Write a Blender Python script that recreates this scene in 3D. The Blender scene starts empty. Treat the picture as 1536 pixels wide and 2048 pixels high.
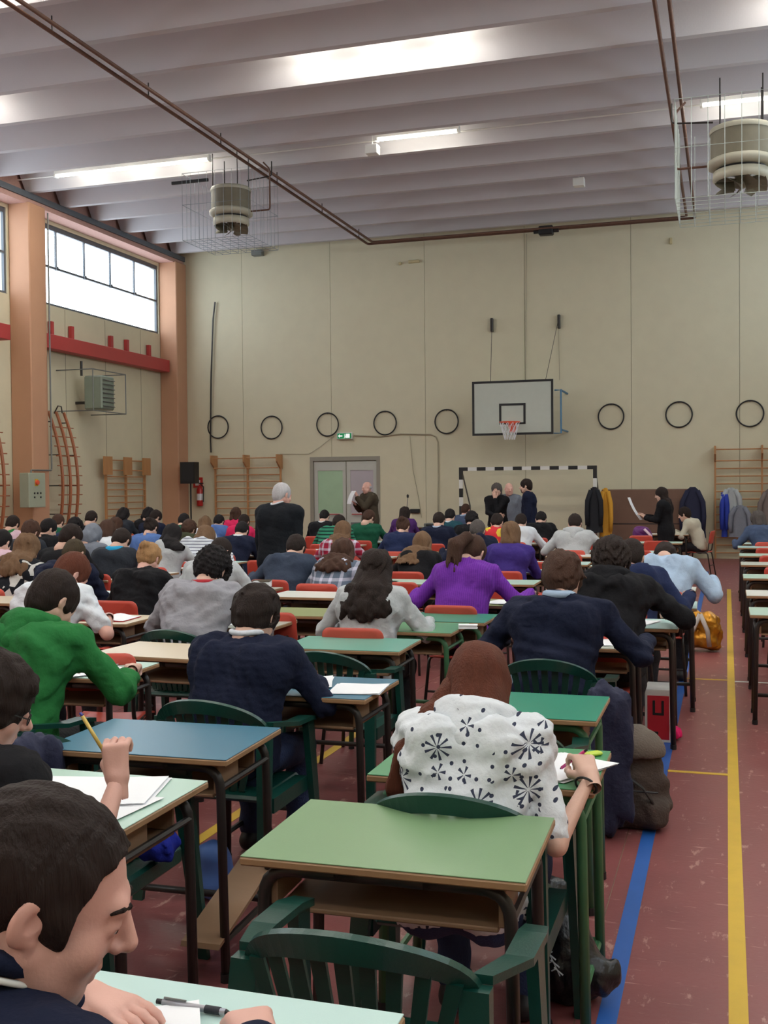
import bpy, math, random
import numpy as np
from mathutils import Vector, Matrix, Euler

# ------------------------------------------------------------------ camera, sky, light, exposure
scene = bpy.context.scene
COL = scene.collection
F_PX, EYE = 2174.0, 1.65
YAW, PITCH, ROLL = math.radians(17.5), math.atan(49.0 / F_PX), 0.009
_fw = Vector((-math.sin(YAW) * math.cos(PITCH), math.cos(YAW) * math.cos(PITCH), -math.sin(PITCH)))
_rt = Vector((math.cos(YAW), math.sin(YAW), 0.0))
_up = _rt.cross(_fw)
_c, _s = math.cos(ROLL), math.sin(ROLL)
_R = _rt * _c - _up * _s
_U = _rt * _s + _up * _c
cam_data = bpy.data.cameras.new('camera')
cam = bpy.data.objects.new('camera', cam_data)
COL.objects.link(cam)
cam.matrix_world = Matrix(((_R.x, _U.x, -_fw.x, 0), (_R.y, _U.y, -_fw.y, 0), (_R.z, _U.z, -_fw.z, EYE), (0, 0, 0, 1)))
cam_data.sensor_fit = 'VERTICAL'
cam_data.sensor_height = 32.0
cam_data.lens = 32.0 * F_PX / 2048.0
cam_data.clip_start = 0.05
cam_data.clip_end = 300
scene.camera = cam

world = bpy.data.worlds.new('sky')
scene.world = world
world.use_nodes = True
world.node_tree.nodes['Background'].inputs[0].default_value = (0.84, 0.92, 1.0, 1)
world.node_tree.nodes['Background'].inputs[1].default_value = 5.6
scene.view_settings.view_transform = 'Standard'
scene.view_settings.look = 'None'
scene.view_settings.gamma = 1.0
scene.view_settings.exposure = 0.12
scene.cycles.max_bounces = 7
scene.cycles.diffuse_bounces = 4
scene.cycles.transparent_max_bounces = 8
scene.cycles.caustics_reflective = False
scene.cycles.caustics_refractive = False
scene.cycles.use_denoising = True

def px(x, y, Y=None, z=None, X=None):
    """where the photograph's pixel lies in the hall, given one world coordinate"""
    d = _fw + _R * ((x - 768) / F_PX) + _U * ((1024 - y) / F_PX)
    t = Y / d.y if Y is not None else ((z - EYE) / d.z if z is not None else X / d.x)
    return Vector((0, 0, EYE)) + d * t

XL, XR, YB, YF, ZC = -13.75, 4.0, 25.3, -7.0, 7.6
def portal(name, x, y, sy, z0, z1, right):
    l = bpy.data.lights.new(name, 'AREA'); l.shape = 'RECTANGLE'; l.size = z1 - z0; l.size_y = sy
    l.cycles.is_portal = True
    o = bpy.data.objects.new(name, l); COL.objects.link(o)
    o.location = (x, y, (z0 + z1) / 2)
    o.rotation_euler = (0, math.radians(90 if right else -90), 0)
BAYS = [(-6.5, -1.6), (-1.1, 3.6), (4.2, 8.9), (9.5, 14.0), (14.75, 18.62), (19.3, 24.72)]
for a, b in BAYS:
    portal('window_portal', XL - 0.12, (a + b) / 2, b - a, 5.6, 7.3, False)
    portal('window_portal', XR + 0.12, (a + b) / 2, b - a, 5.4, 7.3, True)

# ------------------------------------------------------------------ helpers
random.seed(5)
PI = math.pi
def lin(c):
    return tuple((v / 12.92 if v <= 0.04045 else ((v + 0.055) / 1.055) ** 2.4) for v in c)
def rgb(r, g, b):
    return lin((r / 255.0, g / 255.0, b / 255.0)) + (1.0,)
_mats = {}
def mat(name, col, rough=0.6, var=0.12, nscale=8.0, bump=0.0, bscale=60.0, metal=0.0, spec=0.5, stretch=(1, 1, 1)):
    if name in _mats: return _mats[name]
    m = bpy.data.materials.new(name); m.use_nodes = True; _mats[name] = m
    nt = m.node_tree; N = nt.nodes; L = nt.links
    b = N['Principled BSDF']; b.inputs['Roughness'].default_value = rough; b.inputs['Metallic'].default_value = metal
    b.inputs['Specular IOR Level'].default_value = spec
    tc = N.new('ShaderNodeTexCoord'); mp = N.new('ShaderNodeMapping'); mp.inputs['Scale'].default_value = stretch
    L.new(tc.outputs['Object'], mp.inputs[0])
    nz = N.new('ShaderNodeTexNoise'); nz.inputs['Scale'].default_value = nscale; nz.inputs['Detail'].default_value = 4
    L.new(mp.outputs[0], nz.inputs['Vector'])
    mx = N.new('ShaderNodeMix'); mx.data_type = 'RGBA'
    lo = tuple(c * (1 - var) for c in col[:3]) + (1,); hi = tuple(min(1, c * (1 + var)) for c in col[:3]) + (1,)
    mx.inputs[6].default_value = lo; mx.inputs[7].default_value = hi
    L.new(nz.outputs[0], mx.inputs[0]); L.new(mx.outputs[2], b.inputs['Base Color'])
    m['mix'] = mx.name
    if bump:
        n2 = N.new('ShaderNodeTexNoise'); n2.inputs['Scale'].default_value = bscale; n2.inputs['Detail'].default_value = 3
        L.new(mp.outputs[0], n2.inputs['Vector'])
        bp = N.new('ShaderNodeBump'); bp.inputs['Strength'].default_value = bump; bp.inputs['Distance'].default_value = 0.02
        L.new(n2.outputs[0], bp.inputs['Height']); L.new(bp.outputs[0], b.inputs['Normal'])
    return m
def emis(name, col, s):
    m = bpy.data.materials.new(name); m.use_nodes = True; _mats[name] = m
    b = m.node_tree.nodes['Principled BSDF']; b.inputs['Base Color'].default_value = col
    b.inputs['Emission Color'].default_value = col; b.inputs['Emission Strength'].default_value = s
    return m

def mesh_from(name, V, Fc, smooth=False):
    me = bpy.data.meshes.new(name)
    me.from_pydata([tuple(v) for v in V], [], Fc)
    if smooth: me.polygons.foreach_set('use_smooth', [True] * len(me.polygons))
    me.update()
    return me
def tag(o, label=None, cat=None, group=None, kind=None):
    if label: o['label'] = label
    if cat: o['category'] = cat
    if group: o['group'] = group
    if kind: o['kind'] = kind
    return o
def link(name, me, m=None, parent=None, loc=(0, 0, 0), rot=(0, 0, 0)):
    o = bpy.data.objects.new(name, me); COL.objects.link(o)
    if me is not None and m is not None:
        if not me.materials: me.materials.append(m)
        elif me.materials[0] is not m:
            o.material_slots[0].link = 'OBJECT'; o.material_slots[0].material = m
    o.location = loc; o.rotation_euler = rot
    if parent: o.parent = parent
    return o
def empty(name, loc=(0, 0, 0), rz=0.0, label=None, cat=None, group=None, kind=None):
    o = bpy.data.objects.new(name, None); COL.objects.link(o)
    o.empty_display_size = 0.1
    o.location = loc; o.rotation_euler = (0, 0, rz)
    return tag(o, label, cat, group, kind)
_kids = {}
def copy_tree(o, parent=None, rec=None):
    c = o.copy(); COL.objects.link(c); c.parent = parent
    for ch in (rec if rec is not None else list(o.children)):
        copy_tree(ch, c)
    return c

class MB:
    """collects vertices and faces of one mesh"""
    def __init__(s): s.V = []; s.F = []; s.sm = False
    def quadbox(s, c, d, M=None, bev=0.0):
        x, y, z = d[0] / 2, d[1] / 2, d[2] / 2
        if bev <= 0:
            pts = [(-x, -y, -z), (x, -y, -z), (x, y, -z), (-x, y, -z), (-x, -y, z), (x, -y, z), (x, y, z), (-x, y, z)]
            fs = [(0, 3, 2, 1), (4, 5, 6, 7), (0, 1, 5, 4), (1, 2, 6, 5), (2, 3, 7, 6), (3, 0, 4, 7)]
        else:
            b = min(bev, x * .9, y * .9, z * .9); pts = []; idx = {}
            for sx in (-1, 1):
                for sy in (-1, 1):
                    for sz in (-1, 1):
                        for ax in range(3):
                            q = [sx * (x - b), sy * (y - b), sz * (z - b)]
                            q[ax] = (sx * x, sy * y, sz * z)[ax]
                            idx[(sx, sy, sz, ax)] = len(pts); pts.append(tuple(q))
            fs = []
            for ax in range(3):
                o1, o2 = (ax + 1) % 3, (ax + 2) % 3
                for sg in (-1, 1):
                    f = []
                    for a1, a2 in ((-1, -1), (1, -1), (1, 1), (-1, 1)):
                        k = [0, 0, 0]; k[ax] = sg; k[o1] = a1; k[o2] = a2
                        f.append(idx[tuple(k) + (ax,)])
                    fs.append(tuple(f if sg > 0 else f[::-1]))
            for ax in range(3):      # edge strips
                o1, o2 = (ax + 1) % 3, (ax + 2) % 3
                for s1 in (-1, 1):
                    for s2 in (-1, 1):
                        k0 = [0, 0, 0]; k0[o1] = s1; k0[o2] = s2; k1 = list(k0); k0[ax] = -1; k1[ax] = 1
                        f = [idx[tuple(k0) + (o1,)], idx[tuple(k1) + (o1,)], idx[tuple(k1) + (o2,)], idx[tuple(k0) + (o2,)]]
                        fs.append(tuple(f if s1 * s2 < 0 else f[::-1]))
            for sx in (-1, 1):
                for sy in (-1, 1):
                    for sz in (-1, 1):
                        f = [idx[(sx, sy, sz, 0)], idx[(sx, sy, sz, 1)], idx[(sx, sy, sz, 2)]]
                        fs.append(tuple(f if sx * sy * sz > 0 else f[::-1]))
        n = len(s.V)
        for p in pts:
            v = Vector(p)
            if M is not None: v = M @ v
            s.V.append(v + Vector(c))
        s.F += [tuple(i + n for i in f) for f in fs]
        return s
    def box(s, x0, x1, y0, y1, z0, z1, bev=0.0):
        return s.quadbox(((x0 + x1) / 2, (y0 + y1) / 2, (z0 + z1) / 2), (abs(x1 - x0), abs(y1 - y0), abs(z1 - z0)), None, bev)
    def tube(s, pts, r, seg=8, closed=False, rs=None, flat=None):
        pts = [Vector(p) for p in pts]; n0 = len(s.V); m = len(pts); nrm = None
        for i, p in enumerate(pts):
            if closed: t = pts[(i + 1) % m] - pts[i - 1]
            else: t = pts[min(i + 1, m - 1)] - pts[max(i - 1, 0)]
            if t.length < 1e-9: t = Vector((0, 0, 1))
            t.normalize()
            if nrm is None:
                a = Vector((0, 0, 1)) if abs(t.z) < 0.9 else Vector((0, 1, 0))
                nrm = t.cross(a).normalized()
            nrm = (nrm - t * nrm.dot(t)).normalized(); bn = t.cross(nrm)
            rr = rs[i] if rs else r
            fl = flat if flat else 1.0
            for k in range(seg):
                a = 2 * PI * k / seg
                s.V.append(p + nrm * (math.cos(a) * rr) + bn * (math.sin(a) * rr * fl))
        for i in range(m if closed else m - 1):
            for k in range(seg):
                a = n0 + i * seg + k; b = n0 + i * seg + (k + 1) % seg
                c = n0 + ((i + 1) % m) * seg + (k + 1) % seg; d = n0 + ((i + 1) % m) * seg + k
                s.F.append((a, b, c, d))
        if not closed:
            s.F.append(tuple(n0 + k for k in range(seg))[::-1]); s.F.append(tuple(n0 + (m - 1) * seg + k for k in range(seg)))
        return s
    def lathe(s, prof, seg=24, c=(0, 0, 0)):
        n0 = len(s.V)
        for r, z in prof:
            for k in range(seg):
                a = 2 * PI * k / seg; s.V.append(Vector((c[0] + r * math.cos(a), c[1] + r * math.sin(a), c[2] + z)))
        for i in range(len(prof) - 1):
            for k in range(seg):
                a = n0 + i * seg + k; b = n0 + i * seg + (k + 1) % seg
                s.F.append((a, b, b + seg, a + seg))
        return s
    def prism(s, poly, h0, h1, axis='z'):
        n0 = len(s.V); n = len(poly)
        for h in (h0, h1):
            for a, b in poly:
                s.V.append(Vector({'z': (a, b, h), 'y': (a, h, b), 'x': (h, a, b)}[axis]))
        s.F.append(tuple(n0 + i for i in range(n))[::-1]); s.F.append(tuple(n0 + n + i for i in range(n)))
        for i in range(n):
            j = (i + 1) % n; s.F.append((n0 + i, n0 + j, n0 + n + j, n0 + n + i))
        return s
    def sheet(s, f, nu, nv, closed=False):
        n0 = len(s.V)
        for i in range(nu):
            for j in range(nv):
                s.V.append(Vector(f(i / (nu - 1), j / (nv - 1))))
        for i in range(nu - 1):
            for j in range(nv - 1):
                a = n0 + i * nv + j; s.F.append((a, a + nv, a + nv + 1, a + 1))
        return s
    def mesh(s, name, smooth=False):
        me = mesh_from(name, s.V, s.F, smooth)
        return me
    def build(s, name, m, parent=None, loc=(0, 0, 0), rot=(0, 0, 0), smooth=False):
        return link(name, s.mesh(name, smooth), m, parent, loc, rot)
def fillet(pts, r, n=4):
    """polyline with rounded corners"""
    P = [Vector(p) for p in pts]; out = [P[0]]
    for i in range(1, len(P) - 1):
        a = (P[i - 1] - P[i]); b = (P[i + 1] - P[i]); q = min(r, a.length * .49, b.length * .49)
        A = P[i] + a.normalized() * q; B = P[i] + b.normalized() * q
        for k in range(n + 1):
            t = k / n; out.append(A * (1 - t) ** 2 + P[i] * 2 * t * (1 - t) + B * t * t)
    out.append(P[-1]); return out
def xf(me, M):
    me.transform(M); return me
# ------------------------------------------------------------------ materials
M_CREAM = mat('cream painted concrete', rgb(213, 207, 180), 0.75, 0.05, 3.0, 0.15, 90)
M_JOINT = mat('joint', rgb(160, 153, 130), 0.9, 0.1)
M_PINK = mat('orange painted pillar', rgb(194, 148, 118), 0.7, 0.05, 3.0, 0.1, 60)
M_INFILL = mat('pink brick infill', rgb(190, 150, 140), 0.9, 0.15, 20)
M_CEIL = mat('white ceiling concrete', rgb(196, 194, 198), 0.8, 0.04, 2.0, 0.1, 40)
M_FLOOR = mat('red lino', rgb(134, 76, 76), 0.36, 0.10, 5.0, 0.05, 40)
def floor_nodes():
    m = M_FLOOR; nt = m.node_tree; N = nt.nodes; L = nt.links; b = N['Principled BSDF']; mx = N[m['mix']]
    tc = N.new('ShaderNodeTexCoord')
    # scuff marks: thin stretched flakes of white
    def scuff(sc, scale, lo, hi, rz):
        mp = N.new('ShaderNodeMapping'); mp.inputs['Scale'].default_value = sc; mp.inputs['Rotation'].default_value = (0, 0, rz)
        L.new(tc.outputs['Object'], mp.inputs[0])
        n = N.new('ShaderNodeTexNoise'); n.inputs['Scale'].default_value = scale; n.inputs['Detail'].default_value = 6; n.inputs['Roughness'].default_value = .65
        L.new(mp.outputs[0], n.inputs['Vector'])
        r = N.new('ShaderNodeMapRange'); r.inputs[1].default_value = lo; r.inputs[2].default_value = hi
        L.new(n.outputs[0], r.inputs[0]); return r
    a = scuff((2.2, .8, 1), 7.0, .60, .66, 0.2); c = scuff((.7, 5, 1), 6.0, .63, .68, 0.1)
    ad = N.new('ShaderNodeMath'); ad.operation = 'MAXIMUM'; L.new(a.outputs[0], ad.inputs[0]); L.new(c.outputs[0], ad.inputs[1])
    sc = N.new('ShaderNodeMath'); sc.operation = 'MULTIPLY'; sc.inputs[1].default_value = .5; L.new(ad.outputs[0], sc.inputs[0])
    m2 = N.new('ShaderNodeMix'); m2.data_type = 'RGBA'; m2.inputs[7].default_value = rgb(215, 180, 165)
    L.new(sc.outputs[0], m2.inputs[0]); L.new(mx.outputs[2], m2.inputs[6]); L.new(m2.outputs[2], b.inputs['Base Color'])
floor_nodes()
M_BLUE = mat('blue court line', rgb(30, 88, 168), 0.5, 0.12, 9)
M_YEL = mat('yellow court line', rgb(208, 172, 52), 0.5, 0.12, 9)
M_RED = mat('red painted steel', rgb(178, 62, 62), 0.5, 0.06)
M_DARK = mat('dark steel tube', rgb(52, 48, 46), 0.38, 0.15, 20, metal=.3)
M_GREENTUBE = mat('green steel tube', rgb(62, 112, 76), 0.4, 0.15, 20)
M_GREY = mat('grey steel', rgb(120, 124, 122), 0.45, 0.1, metal=.4)
M_WIN = mat('window steel', rgb(90, 96, 104), 0.5, 0.1)
M_PIPE = mat('rusty red pipe', rgb(102, 72, 58), 0.6, 0.3, 14)
M_WHITE = mat('white enamel', rgb(226, 226, 222), 0.4, 0.03)
M_BLACK = mat('black paint', rgb(26, 26, 28), 0.5, 0.1)
M_WOOD = mat('varnished pine', rgb(184, 134, 88), 0.45, 0.2, 10, stretch=(1, 1, .15))
M_WOODR = mat('reddish varnished wood', rgb(160, 96, 62), 0.45, 0.2, 10, stretch=(1, 1, .15))
M_EDGE = mat('desk edge wood', rgb(156, 122, 88), 0.5, 0.25, 14, stretch=(.2, 1, 1))
M_SHELF = mat('desk shelf wood', rgb(140, 110, 84), 0.55, 0.2, 9, stretch=(.2, 1, 1))
M_ORANGE = mat('orange red plywood', rgb(200, 78, 64), 0.38, 0.07, 5)
M_MONO = mat('dark green plastic', rgb(14, 62, 54), 0.32, 0.12, 12, .05, 150)
M_PAPER = mat('paper', rgb(238, 240, 244), 0.7, 0.02)
M_BROWN = mat('brown mat', rgb(120, 92, 78), 0.8, 0.12, 4)
M_SKIN = {k: mat('skin ' + k, c, 0.52, 0.07, 12, .05, 200) for k, c in dict(fair=rgb(212, 172, 154), tan=rgb(200, 150, 126), pink=rgb(214, 166, 152)).items()}
LAM = {k: mat('laminate ' + k, c, .33, .04, 6, .03, 300) for k, c in dict(olive=rgb(120, 152, 112), blue=rgb(66, 116, 140), teal=rgb(104, 164, 148),
       beige=rgb(214, 200, 176), emerald=rgb(50, 138, 112), mint=rgb(176, 206, 192), pale=rgb(182, 212, 208), grey=rgb(188, 196, 186), white=rgb(222, 224, 218), green=rgb(80, 148, 104), moss=rgb(140, 150, 100)).items()}

# ------------------------------------------------------------------ the hall
floor = MB().box(XL - .3, XR + .3, YF, YB + .3, -.2, 0).build('floor', M_FLOOR); tag(floor, kind='structure')
def line_(x0, x1, y0, y1, m, h=.002): MB().box(x0, x1, y0, y1, 0, h).build('court_line', m, floor)
line_(-.385, -.325, YF + .1, 21.5, M_BLUE)
line_(.003, .062, YF + .1, 17.9, M_YEL)
line_(-.33, .003, 6.42, 6.46, M_YEL); line_(-.335, .003, 9.55, 9.59, M_YEL); line_(.062, 1.3, 9.5, 9.54, M_WHITE)
line_(-2.4, -2.34, 3.0, 8.0, M_YEL)
for x0 in (-12.15, -10.2, -8.25, -6.3, -4.35, -2.4, -.45, .60, 2.1):    # joints between lino strips
    MB().box(x0 - .002, x0 + .002, YF + .1, YB - .1, 0, .0012).build('seam', M_BROWN, floor)

# ceiling: precast slab with a rib every 1.2 m
ceil = MB().box(XL - .3, XR + .3, YF, YB + .3, 8.12, 8.3).build('ceiling', M_CEIL); tag(ceil, kind='structure')
rib_me = MB().prism([(0, 0), (.12, 0), (.46, .5), (-.34, .5)], XL + .38, XR, 'x').mesh('rib')
ribY = [18.75 + 1.2 * k for k in range(-22, 6)]
for y in ribY:
    if y > YF + .2: link('rib', rib_me, M_CEIL, ceil, (0, y, ZC + .02))

# back wall of tall panels
wb = MB().box(XL - .3, XR + .3, YB + .05, YB + .3, 0, 8.2).build('wall_back', M_JOINT); tag(wb, kind='structure')
dx0, dx1, dz = -9.9, -8.07, 2.42
xs = [XL, -14.1 + .0, -11.7, -9.32, -6.91, -4.49, -2.06, .28, 2.66, XR]
xs = [XL, -11.7, -9.32, -6.91, -4.49, -2.06, .28, 2.66, XR]
for a, b in zip(xs[:-1], xs[1:]):
    a += .004; b -= .004
    mb = MB()
    lo, hi = max(a, dx0), min(b, dx1)
    if lo < hi:
        if a < dx0: mb.box(a, dx0, YB, YB + .06, 0, 8.1)
        if b > dx1: mb.box(dx1, b, YB, YB + .06, 0, 8.1)
        mb.box(lo, hi, YB, YB + .06, dz, 8.1)
    else: mb.box(a, b, YB, YB + .06, 0, 8.1)
    mb.build('wall_panel', M_CREAM, wb)
wr = MB()
wr.box(XR, XR + .25, YF, YB, 0, 5.4).box(XR, XR + .25, YF, YB, 7.3, 8.2)
prev = YF
for a, b in BAYS:
    wr.box(XR, XR + .25, prev, a, 5.4, 7.3); prev = b
wr.box(XR, XR + .25, prev, YB + .05, 5.4, 7.3)
tag(wr.build('wall_right', M_CREAM), kind='structure')
tag(MB().box(XL - .3, XR + .3, YF - .2, YF, 0, 8.2).build('wall_front', M_CREAM), kind='structure')
# left wall: lower wall, lintel beam, pillars, windows
wl = MB().box(XL - .25, XL, YF, YB + .05, 0, 5.6).box(XL - .25, XL, YF, YB + .05, 7.32, 8.2)
prev = YF
for a, b in BAYS:
    wl.box(XL - .25, XL, prev, a, 5.6, 7.32); prev = b
wl.box(XL - .25, XL, prev, YB + .05, 5.6, 7.32)
wl = wl.build('wall_left', M_CREAM); tag(wl, kind='structure')
for y in (-.2, 2.2, 5.4, 7.8, 10.6, 13, 15.6, 17.2, 20.6, 22.2, 23.8):
    MB().box(XL, XL + .004, y - .008, y + .008, 0, 5.58).build('panel_joint', M_JOINT, wl)
n = 1
for yc, w in ((-2.35, 1.1), (3.9, .9), (9.2, 1.1), (14.15, 1.1), (18.96, .56), (25.03, .53)):
    p = MB().box(XL, -13.26, yc - w / 2, yc + w / 2, 0, 7.42, .02).build('trim_%d' % n, M_PINK); n += 1; tag(p, kind='structure')
lb = MB().box(XL, XL + .42, YF, YB, 7.4, 7.58).build('trim_%d' % n, M_INFILL); tag(lb, kind='structure'); n += 1
MB().box(XL, XL + .3, YF, YB, 7.58, 8.12).build('brick_infill', M_INFILL, lb)
for x0, x1 in ((XL + .42, XL + .46), ):
    MB().box(x0, x1, YF, YB, 7.5, 7.62).build('metal_strip', M_WIN, lb)
# glass that lets light through
M_GLASS = bpy.data.materials.new('window glass'); M_GLASS.use_nodes = True
_n = M_GLASS.node_tree.nodes; _l = M_GLASS.node_tree.links
_n.remove(_n['Principled BSDF'])
_t = _n.new('ShaderNodeBsdfTransparent'); _t.inputs[0].default_value = (.95, .97, .98, 1)
_g = _n.new('ShaderNodeBsdfGlossy'); _g.inputs['Roughness'].default_value = .05
_m = _n.new('ShaderNodeMixShader'); _m.inputs[0].default_value = .05
_l.new(_t.outputs[0], _m.inputs[1]); _l.new(_g.outputs[0], _m.inputs[2]); _l.new(_m.outputs[0], _n['Material Output'].inputs[0])
k = 1
for side in (0, 1):
    for a, b in BAYS:
        x = XL - .06 if side == 0 else XR + .06
        z0, z1 = (5.6, 7.32) if side == 0 else (5.4, 7.3)
        w = empty('window_%d' % k, (x, (a + b) / 2, z0), 0, kind='structure'); k += 1
        L = b - a; H = z1 - z0
        fr = MB()
        fr.box(-.03, .03, -L / 2, L / 2, 0, .05).box(-.03, .03, -L / 2, L / 2, H - .10, H)
        fr.box(-.03, .03, -L / 2, -L / 2 + .05, .05, H - .10).box(-.03, .03, L / 2 - .05, L / 2, .05, H - .10)
        fr.build('window_frame', M_WIN, w)
        MB().box(-.025, .025, -L / 2 + .05, L / 2 - .05, H * .47, H * .47 + .045).build('transom', M_WIN, w)
        for i in range(1, 5):
            y = -L / 2 + L * i / 5
            MB().box(-.02, .02, y - .018, y + .018, H * .47 if side == 0 else .05, H - .1).build('mullion', M_WIN, w)
            MB().lathe([(0.0, -.03), (.045, -.03), (.045, .03), (0, .03)], 8).build('window_catch', M_WIN, w, (0.02, y, H * .485), (0, PI / 2, 0))
        for i in range(5):
            y0 = -L / 2 + L * i / 5 + .02; y1 = -L / 2 + L * (i + 1) / 5 - .02
            MB().box(-.004, .004, y0 - (.02 if side == 0 and i else 0), y1 + (.02 if side == 0 and i < 4 else 0), .05, H * .47).build('pane', M_GLASS, w)
            MB().box(-.004, .004, y0, y1, H * .47 + .045, H - .1).build('pane', M_GLASS, w)
        # bleached sky reflector outside is left out: the sky itself is seen
# ground outside for the view through the windows
# door in the back wall
d = empty('door_1', ((dx0 + dx1) / 2, YB + .04, 0), kind='structure')
W = dx1 - dx0
M_DFR = mat('grey door frame', rgb(150, 146, 134), .5, .05)
M_DLEAF = mat('pale grey door leaf', rgb(190, 192, 184), .45, .04)
MB().box(-W / 2, -W / 2 + .09, -.05, .005, 0, dz).box(W / 2 - .09, W / 2, -.05, .005, 0, dz).box(-W / 2 + .09, W / 2 - .09, -.05, .005, dz - .1, dz).build('door_frame', M_DFR, d)
M_DGLASS2 = mat('frosted glass with pale blind', rgb(184, 178, 186), .25, .06, 2.5)  # pinkish grey reflection put into the pane's colour
M_DGLASS = mat('lit frosted glass', rgb(168, 200, 168), .2, .12, 2.5)  # greenish light in the glass, put into its colour
for s, x0, x1 in ((0, -W / 2 + .1, .02), (1, .04, W / 2 - .1)):
    lf = MB().box(x0, x1, -.02, .005, .02, 1.02).box(x0, x1, -.02, .005, dz - .34, dz - .12).box(x0, x0 + .1, -.02, .005, 1.02, dz - .34).box(x1 - .08, x1, -.02, .005, 1.02, dz - .34).build('door_leaf', M_DLEAF, d)
    MB().box(x0 + .1, x1 - .08, -.008, .003, 1.02, dz - .34).build('glass', (M_DGLASS, M_DGLASS2)[s], lf)
    MB().box(x0 + .1, x1 - .1, -.03, -.02, .25, .8, .004).build('kick_panel', M_GREY, lf)
    MB().tube([(x0 + .15, -.08, 1.0), (x1 - .15, -.08, 1.0)], .014, 6).build('push_bar', M_RED, lf)
# ------------------------------------------------------------------ things on the walls and under the ceiling
# hoops
hoop_me = MB().tube([(.285 * math.cos(2 * PI * i / 40), 0, .285 * math.sin(2 * PI * i / 40)) for i in range(40)], .016, 8, True).mesh('hoop', True)
hl = ['first dark ring from the left, above the wall bars beside the pillar', 'second dark ring from the left, high on the cream back wall', 'third ring from the left, just above and left of the exit sign',
      'fourth ring from the left, above the cable right of the exit sign', 'fifth ring from the left, just left of the basketball backboard', 'first dark ring to the right of the basketball backboard',
      'second ring to the right of the basketball backboard', 'rightmost ring on the back wall, above the right wall bars']
for (x, y), lb in zip([(436, 854), (543, 855), (655, 849), (770, 846), (893, 843), (1222, 833), (1358, 829), (1500, 827)], hl):
    p = px(x, y, Y=YB - .03); o = link('wall_hoop', hoop_me, M_BLACK, None, (p.x, YB - .03, p.z))
    tag(o, lb, 'hoop', 'dark hoops mounted along the back wall')
    mb = MB().box(-.012, .012, 0, .03, .26, .30); mb.build('hook', M_GREY, o)

# wall bars
def wall_bars(loc, rz, bays, bw, H, label, off=.12, heads=True, nr=14):
    t = empty('wall_bars', loc, rz, label, 'wall bars')
    for i in range(bays + 1):
        x = i * bw
        u = MB().box(x - .02, x + .02, -.03 - off + .02, .0 - off + .05, 0, H, .004)
        u.build('upright', M_WOOD, t)
        if heads: MB().prism([(-off - .24, H), (0, H), (0, H - .35), (-off - .02, H - .35), (-off - .24, H - .18)], x - .018, x + .018, 'x').build('bracket', M_WOOD, t)
        else: MB().box(x - .17, x + .17, -off - .06, -off - .02, H - .42, H).build('head_block', M_WOOD, t)
    for i in range(bays):
        for k in range(nr):
            z = .14 + k * (H - .30) / (nr - 1)
            if k == nr - 1: z = H - .08
            y = -off if not (heads and k >= nr - 2) else -off - .12
            MB().tube([(i * bw + .01, y, z), (i * bw + bw - .01, y, z)], .016, 6).build('rung', M_WOOD, t)
    return t
wall_bars((-12.45, YB, 0), 0, 2, .9, 2.5, 'pine wall bars on the back wall left of the grey door')
wall_bars((-.24, YB, 0), 0, 3, .98, 2.5, 'pine wall bars on the back wall at the right with clothes on them')
wall_bars((XL, 21.89, 0), PI / 2, 2, .87, 2.42, 'pine wall bars with three square head blocks on the left wall', .18, False, 15)

# curved climbing ladders standing out from the left wall
def curved_ladder(y0, label):
    t = empty('curved_ladder', (XL, y0, 0), 0, label, 'climbing ladder')
    H = 3.32
    def cx(z): return .46 - .34 * ((z - 1.75) / 1.6) ** 2
    zs = [H * i / 14 for i in range(15)]
    for dy in (0, .28, .56):
        MB().tube([(cx(z), dy, z) for z in zs], .036, 6).build('rail', M_WOODR, t)
    for k in range(15):
        z = .12 + k * .205
        MB().tube([(cx(z), -.14, z), (cx(z), .72, z)], .013, 6).build('rung', M_WOODR, t)
    for z in (.6, 1.15, 1.75, 2.4, 3.1):
        for dy in (0, .56): MB().tube([(0, dy, z), (cx(z), dy, z)], .012, 5).build('wall_bracket', M_DARK, t)
    MB().tube([(.0, .4, 3.3), (.1, .4, 3.46), (.18, .4, 3.44), (.2, .4, 3.3)], .014, 6).build('hook', M_DARK, t)
    return t
curved_ladder(19.75, 'curved wooden climbing ladder on the left wall, between the two pillars')
curved_ladder(17.25, 'curved wooden climbing ladder cut by the left edge of the photo')

# red beams along the left wall
def red_beam(y0, y1, stubs, label):
    t = MB().box(XL + .04, XL + .30, y0, y1, 4.62, 4.92, .008).build('red_steel_beam', M_RED); tag(t, label, 'steel beam')
    for y in stubs: MB().box(XL + .02, XL + .10, y - .05, y + .05, 4.92, 5.24).build('hanger', M_RED, t)
red_beam(19.37, 24.72, (20.0, 20.75, 22.35, 23.05, 24.1), 'long red steel beam under the clerestory window between the two pillars')
red_beam(14.8, 18.3, (16.0, 17.4), 'red steel beam left of the nearer pillar, cut by the photo edge')

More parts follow.
